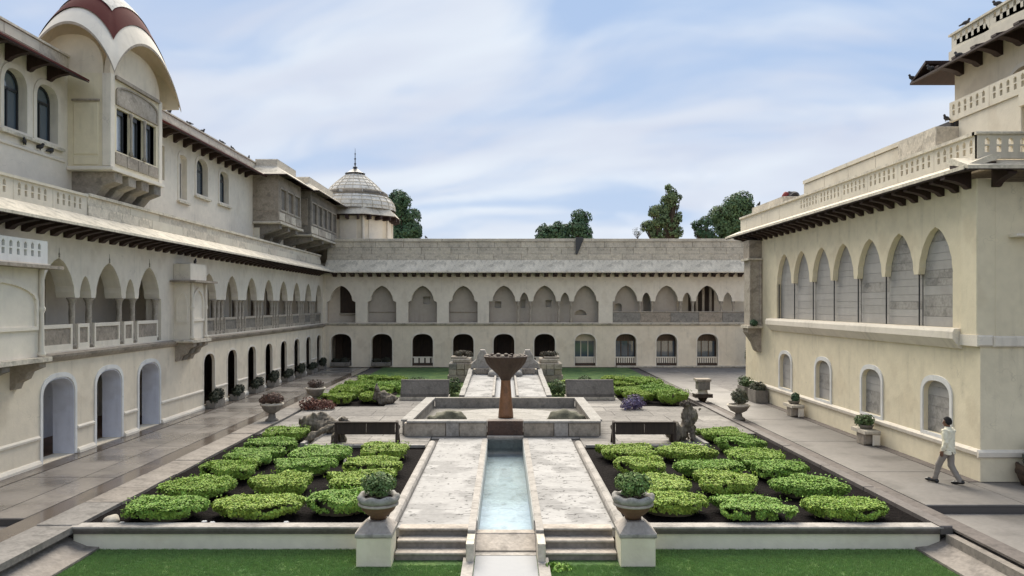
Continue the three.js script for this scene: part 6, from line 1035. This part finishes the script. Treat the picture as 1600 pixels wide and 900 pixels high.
  const sh = thing('roof_awning', 'dark folded awning on the right roof beside the tower', 'awning', [14.6, 10.56, -26.4]); { const o = shadowed(new THREE.Mesh(boxUV((() => { const s = new THREE.Shape([[0, 0], [1.3, 0.0], [1.3, 0.55], [1.0, 0.6], [0.2, 0.2], [0, 0.15]].map(p => new THREE.Vector2(...p))); return new THREE.ExtrudeGeometry(s, { depth: 0.9, bevelEnabled: true, bevelSize: 0.03, bevelThickness: 0.03, bevelSegments: 1 }); })()), M.bird)); o.name = 'canvas'; sh.add(o); for (const x of [0.1, 1.2]) { const q = shadowed(new THREE.Mesh(boxUV(new THREE.CylinderGeometry(0.03, 0.03, 0.3, 6)), M.metal)); q.name = 'pole'; q.position.set(x, 0.0, 0.95); sh.add(q); } }
}

// grass blades on the near lawn
{
  const blade = new THREE.BufferGeometry(); const pos = []; const r = rng(900);
  for (let i = 0; i < 9; i++) { const a = r() * 6.28, x = (r() - 0.5) * 0.09, z = (r() - 0.5) * 0.09, h = 0.022 + r() * 0.024, w = 0.004, dx = Math.cos(a) * w, dz = Math.sin(a) * w, bx_ = (r() - 0.5) * 0.02, bz = (r() - 0.5) * 0.02; pos.push(x - dx, 0, z - dz, x + dx, 0, z + dz, x + bx_, h, z + bz); }
  blade.setAttribute('position', new THREE.Float32BufferAttribute(pos, 3)); blade.computeVertexNormals();
  const m = new THREE.MeshStandardMaterial({ color: rgb(0.18, 0.31, 0.095), roughness: 0.9, side: THREE.DoubleSide });
  const spots = []; for (let i = 0; i < 52000; i++) { const x = -8.6 + r() * 17.3, z = 13.6 + r() * 3.0; if (Math.abs(x - 0.03) < 0.88 || (Math.abs(Math.abs(x - 0.03) - 2.63) < 0.4 && z > 15.45) || (Math.abs(Math.abs(x - 0.03) - 1.5) < 0.85 && z > 15.6)) continue; spots.push([x, z]); }
  const im = new THREE.InstancedMesh(blade, m, spots.length); const Q = new THREE.Object3D(), C = new THREE.Color(); spots.forEach(([x, z], i) => { Q.position.set(x, -0.481, -z); Q.rotation.y = r() * 6.28; const s = 0.8 + r() * 0.5; Q.scale.set(s, s, s); Q.updateMatrix(); im.setMatrixAt(i, Q.matrix); const k = 0.75 + r() * 0.5; im.setColorAt(i, C.setRGB(k * (0.95 + r() * 0.2), k, k)); });
  im.name = 'grass'; im.userData = { label: 'short dark green grass blades of the front lawn', category: 'grass', kind: 'stuff' }; im.castShadow = im.receiveShadow = true; scene.add(im);
}

// =====================================================================
//  THE WALKING MAN
// =====================================================================
{
  const t = thing('person', 'man in cream jacket and grey trousers walking away along the right path', 'person', [11.72, 0.0, -20.6], undefined, 0.62);
  const add = (n, g, m, parent = t) => { const o = shadowed(new THREE.Mesh(g, m)); o.name = n; parent.add(o); return o; };
  // local: facing -z, right hand +x
  const J = { hipL: [-0.09, 0.93, 0], kneeL: [-0.10, 0.50, -0.20], ankL: [-0.10, 0.12, -0.30], toeL: [-0.12, 0.06, -0.46],
    hipR: [0.09, 0.93, 0], kneeR: [0.09, 0.49, 0.02], ankR: [0.09, 0.09, 0.26], toeR: [0.11, 0.03, 0.10],
    pel: [0, 0.98, 0], wst: [0, 1.12, 0], chest: [0, 1.32, -0.01], neck: [0, 1.46, -0.01], head: [0, 1.62, -0.03],
    shL: [-0.185, 1.41, 0], elL: [-0.235, 1.13, 0.04], wrL: [-0.235, 0.89, -0.05], shR: [0.185, 1.41, 0], elR: [0.23, 1.13, -0.02], wrR: [0.215, 0.90, -0.16] };
  const cap = (a, b, ra, rb) => capsule(J[a], J[b], ra, rb);
  // jaw, nose, brow and ears turned a little left
  const turn = 0.55, ct = Math.cos(turn), st = Math.sin(turn), H0 = J.head; const hp = (x, y, z) => [H0[0] + x * ct + z * st, H0[1] + y, H0[2] - x * st + z * ct];
  const headF = blend([ellip([H0[0], H0[1] + 0.02, H0[2]], [0.078, 0.112, 0.092]), ellip(hp(0, -0.055, -0.035), [0.055, 0.06, 0.06]), capsule(hp(0, 0.015, -0.088), hp(0, -0.022, -0.108), 0.011, 0.016), capsule(hp(-0.03, 0.03, -0.078), hp(0.03, 0.03, -0.078), 0.014, 0.014), capsule(hp(-0.02, -0.058, -0.083), hp(0.02, -0.058, -0.083), 0.009, 0.009), ellip(hp(-0.082, 0.0, 0.0), [0.012, 0.032, 0.02]), ellip(hp(0.082, 0.0, 0.0), [0.012, 0.032, 0.02]), capsule(J.neck, [H0[0], H0[1] - 0.08, H0[2] + 0.01], 0.058, 0.055)], 0.014);
  const eye = hp; const headEyes = (x, y, z) => Math.max(headF(x, y, z), -Math.min(Math.hypot(x - eye(-0.032, 0.01, -0.095)[0], y - eye(-0.032, 0.01, -0.095)[1], z - eye(-0.032, 0.01, -0.095)[2]), Math.hypot(x - eye(0.032, 0.01, -0.095)[0], y - eye(0.032, 0.01, -0.095)[1], z - eye(0.032, 0.01, -0.095)[2])) + 0.013);
  const bodyF = blend([cap('pel', 'wst', 0.12, 0.11), cap('wst', 'chest', 0.11, 0.125), cap('chest', 'neck', 0.11, 0.05), cap('shL', 'shR', 0.055, 0.055), cap('shL', 'elL', 0.045, 0.036), cap('elL', 'wrL', 0.036, 0.024), cap('shR', 'elR', 0.045, 0.036), cap('elR', 'wrR', 0.036, 0.024), cap('hipL', 'kneeL', 0.075, 0.048), cap('kneeL', 'ankL', 0.047, 0.033), cap('hipR', 'kneeR', 0.075, 0.048), cap('kneeR', 'ankR', 0.047, 0.033), cap('ankL', 'toeL', 0.033, 0.026), cap('ankR', 'toeR', 0.033, 0.026), capsule(J.neck, [0, 1.54, -0.02], 0.055, 0.05)], 0.03);
  // hands: palm, five fingers, thumb
  function hand(w, dir, s) {
    const fs = []; const d = V(...dir).normalize(), sx = V(0, 0, -1).addScaledVector(d, d.z).normalize(), nrm = V().crossVectors(d, sx);      // sx: across the palm, thumb side forward
    const P = (a, b, c) => { const v = V(...w).addScaledVector(d, a).addScaledVector(sx, b).addScaledVector(nrm, c * s); return [v.x, v.y, v.z]; };
    fs.push(capsule(P(0, 0, 0), P(0.05, 0, 0), 0.024, 0.026)); fs.push(capsule(P(0.04, -0.022, 0), P(0.085, -0.026, 0), 0.017, 0.015)); fs.push(capsule(P(0.04, 0.022, 0), P(0.085, 0.026, 0), 0.017, 0.015));
    [[-0.031, 0.062], [-0.011, 0.078], [0.011, 0.082], [0.031, 0.072]].forEach(([b, l]) => { fs.push(capsule(P(0.085, b, 0), P(0.085 + l * 0.5, b * 1.05, 0.008), 0.009, 0.0085)); fs.push(capsule(P(0.085 + l * 0.5, b * 1.05, 0.008), P(0.085 + l * 0.92, b, 0.030), 0.0085, 0.007)); });
    fs.push(capsule(P(0.02, 0.026, 0.004), P(0.055, 0.052, 0.016), 0.012, 0.010)); fs.push(capsule(P(0.055, 0.052, 0.016), P(0.088, 0.05, 0.026), 0.010, 0.008));
    const c = P(0.07, 0, 0.01), f = blend(fs, 0.006); return netSurface(f, c.map(v => v - 0.12), c.map(v => v + 0.12), 0.004);
  }
  const body = merge([netSurface(bodyF, [-0.34, 0.0, -0.56], [0.34, 1.56, 0.4], 0.014), netSurface(headEyes, [H0[0] - 0.16, 1.42, H0[2] - 0.17], [H0[0] + 0.16, 1.79, H0[2] + 0.16], 0.005), hand(J.wrL, [0, -0.95, -0.2], 1), hand(J.wrR, [-0.05, -0.85, -0.45], -1)]);
  add('body', body, mat([0.17, 0.085, 0.05], { roughness: 0.6 }));
  // hair
  add('hair', netSurface((x, y, z) => { const d = headF(x, y, z); const l = [(x - H0[0]) * ct - (z - H0[2]) * st, y - H0[1], (x - H0[0]) * st + (z - H0[2]) * ct]; const lim = Math.max(-0.055 - l[2] - Math.max(0, (l[1] - 0.05)) * 1.0, -(l[1] + 0.05 - Math.max(0, -l[2] - 0.0) * 0.9)); return Math.max(d - 0.016 - 0.006 * noise3(x * 60, y * 60, z * 60), lim, -(l[1] + 0.075)); }, [H0[0] - 0.17, 1.5, H0[2] - 0.18], [H0[0] + 0.17, 1.82, H0[2] + 0.18], 0.007), mat([0.008, 0.007, 0.007], { roughness: 0.9 }));
  // jacket: loose at the hem, sleeves to the wrist
  const fold = (x, y, z) => 0.006 * Math.sin(x * 40 + y * 9 + 3 * Math.sin(y * 13)) + 0.008 * (noise3(x * 9, y * 6, z * 9) - 0.5);
  const torso = (x, y, z) => { const h = clamp((y - 0.80) / 0.64); const w = 0.205 - 0.035 * Math.sin(h * Math.PI) + 0.012 * h, dd = 0.145 - 0.015 * Math.sin(h * Math.PI); const e = Math.pow(Math.pow(Math.abs(x / w), 2.5) + Math.pow(Math.abs((z + 0.005) / dd), 2.5), 0.4); return (e - 1) * 0.13; };
  const up = blend([capsule([-0.15, 1.40, 0], [0.15, 1.40, 0], 0.072, 0.072), capsule([0, 1.38, -0.01], [0, 1.46, -0.01], 0.10, 0.07)], 0.05);
  const slL = blend([cap('shL', 'elL', 0.070, 0.056), cap('elL', 'wrL', 0.056, 0.046)], 0.02), slR = blend([cap('shR', 'elR', 0.070, 0.056), cap('elR', 'wrR', 0.056, 0.046)], 0.02);
  const jacketF = (x, y, z) => { let d = torso(x, y, z); d = Math.max(d, y - 1.43, 0.80 - y + 0.0); d = smin(d, up(x, y, z), 0.05); d = smin(d, Math.max(slL(x, y, z), 0.885 - y), 0.012); d = smin(d, Math.max(slR(x, y, z), 0.895 - y), 0.012); d = Math.max(d, y - 1.475); d = Math.max(d, -(Math.max(torso(x, y, z) + 0.012, y - 0.86))); return d + fold(x, y, z); };
  const jacket = add('jacket', netSurface(jacketF, [-0.37, 0.76, -0.32], [0.37, 1.56, 0.26], 0.012), mat([0.78, 0.73, 0.57], { roughness: 0.85 }));
  add('collar', netSurface((x, y, z) => { const r0 = Math.hypot(x, (z + 0.012) * 1.05); return Math.max(Math.abs(r0 - 0.075 - (1.50 - y) * 0.25) - 0.012, Math.abs(y - 1.485) - 0.03); }, [-0.14, 1.42, -0.14], [0.14, 1.54, 0.12], 0.008), mat([0.78, 0.74, 0.59], { roughness: 0.85 }), jacket);
  // trousers
  const leg = blend([cap('hipL', 'kneeL', 0.105, 0.078), cap('kneeL', 'ankL', 0.078, 0.066)], 0.03), legR = blend([cap('hipR', 'kneeR', 0.105, 0.078), cap('kneeR', 'ankR', 0.078, 0.066)], 0.03), seat = ellip([0, 0.92, 0.005], [0.155, 0.13, 0.105]);
  add('trousers', netSurface((x, y, z) => Math.max(smin(seat(x, y, z), Math.min(leg(x, y, z), legR(x, y, z)), 0.05) + 0.010 * Math.sin(y * 46 + x * 16) * sstep(0.6, 0.1, y) * 0.5 + 0.008 * (noise3(x * 12, y * 9, z * 12) - 0.5), 0.085 - y, y - 0.93), [-0.28, 0.05, -0.45], [0.28, 1.06, 0.42], 0.012), mat([0.25, 0.22, 0.19], { roughness: 0.9 }));
  for (const s of ['L', 'R']) { const a = J['ank' + s], b = J['toe' + s]; const hl = s === 'R' ? [a[0], a[1] + 0.0, a[2] + 0.05] : [a[0], 0.05, a[2] + 0.05]; const toe = s === 'R' ? [b[0], 0.045, b[2]] : [b[0], 0.07, b[2]]; const f = blend([capsule(hl, toe, 0.045, 0.046), capsule(toe, [toe[0], toe[1] - 0.004, toe[2] - 0.06], 0.046, 0.034), capsule(a, hl, 0.045, 0.045)], 0.03); add('shoe', netSurface((x, y, z) => Math.max(f(x, y, z), 0.004 - y), [hl[0] - 0.12, -0.02, toe[2] - 0.16], [hl[0] + 0.12, 0.24, hl[2] + 0.12], 0.009), mat([0.012, 0.011, 0.011], { roughness: 0.35 })); }
}

renderer.setSize(1024, 576, false);
renderer.render(scene, camera);
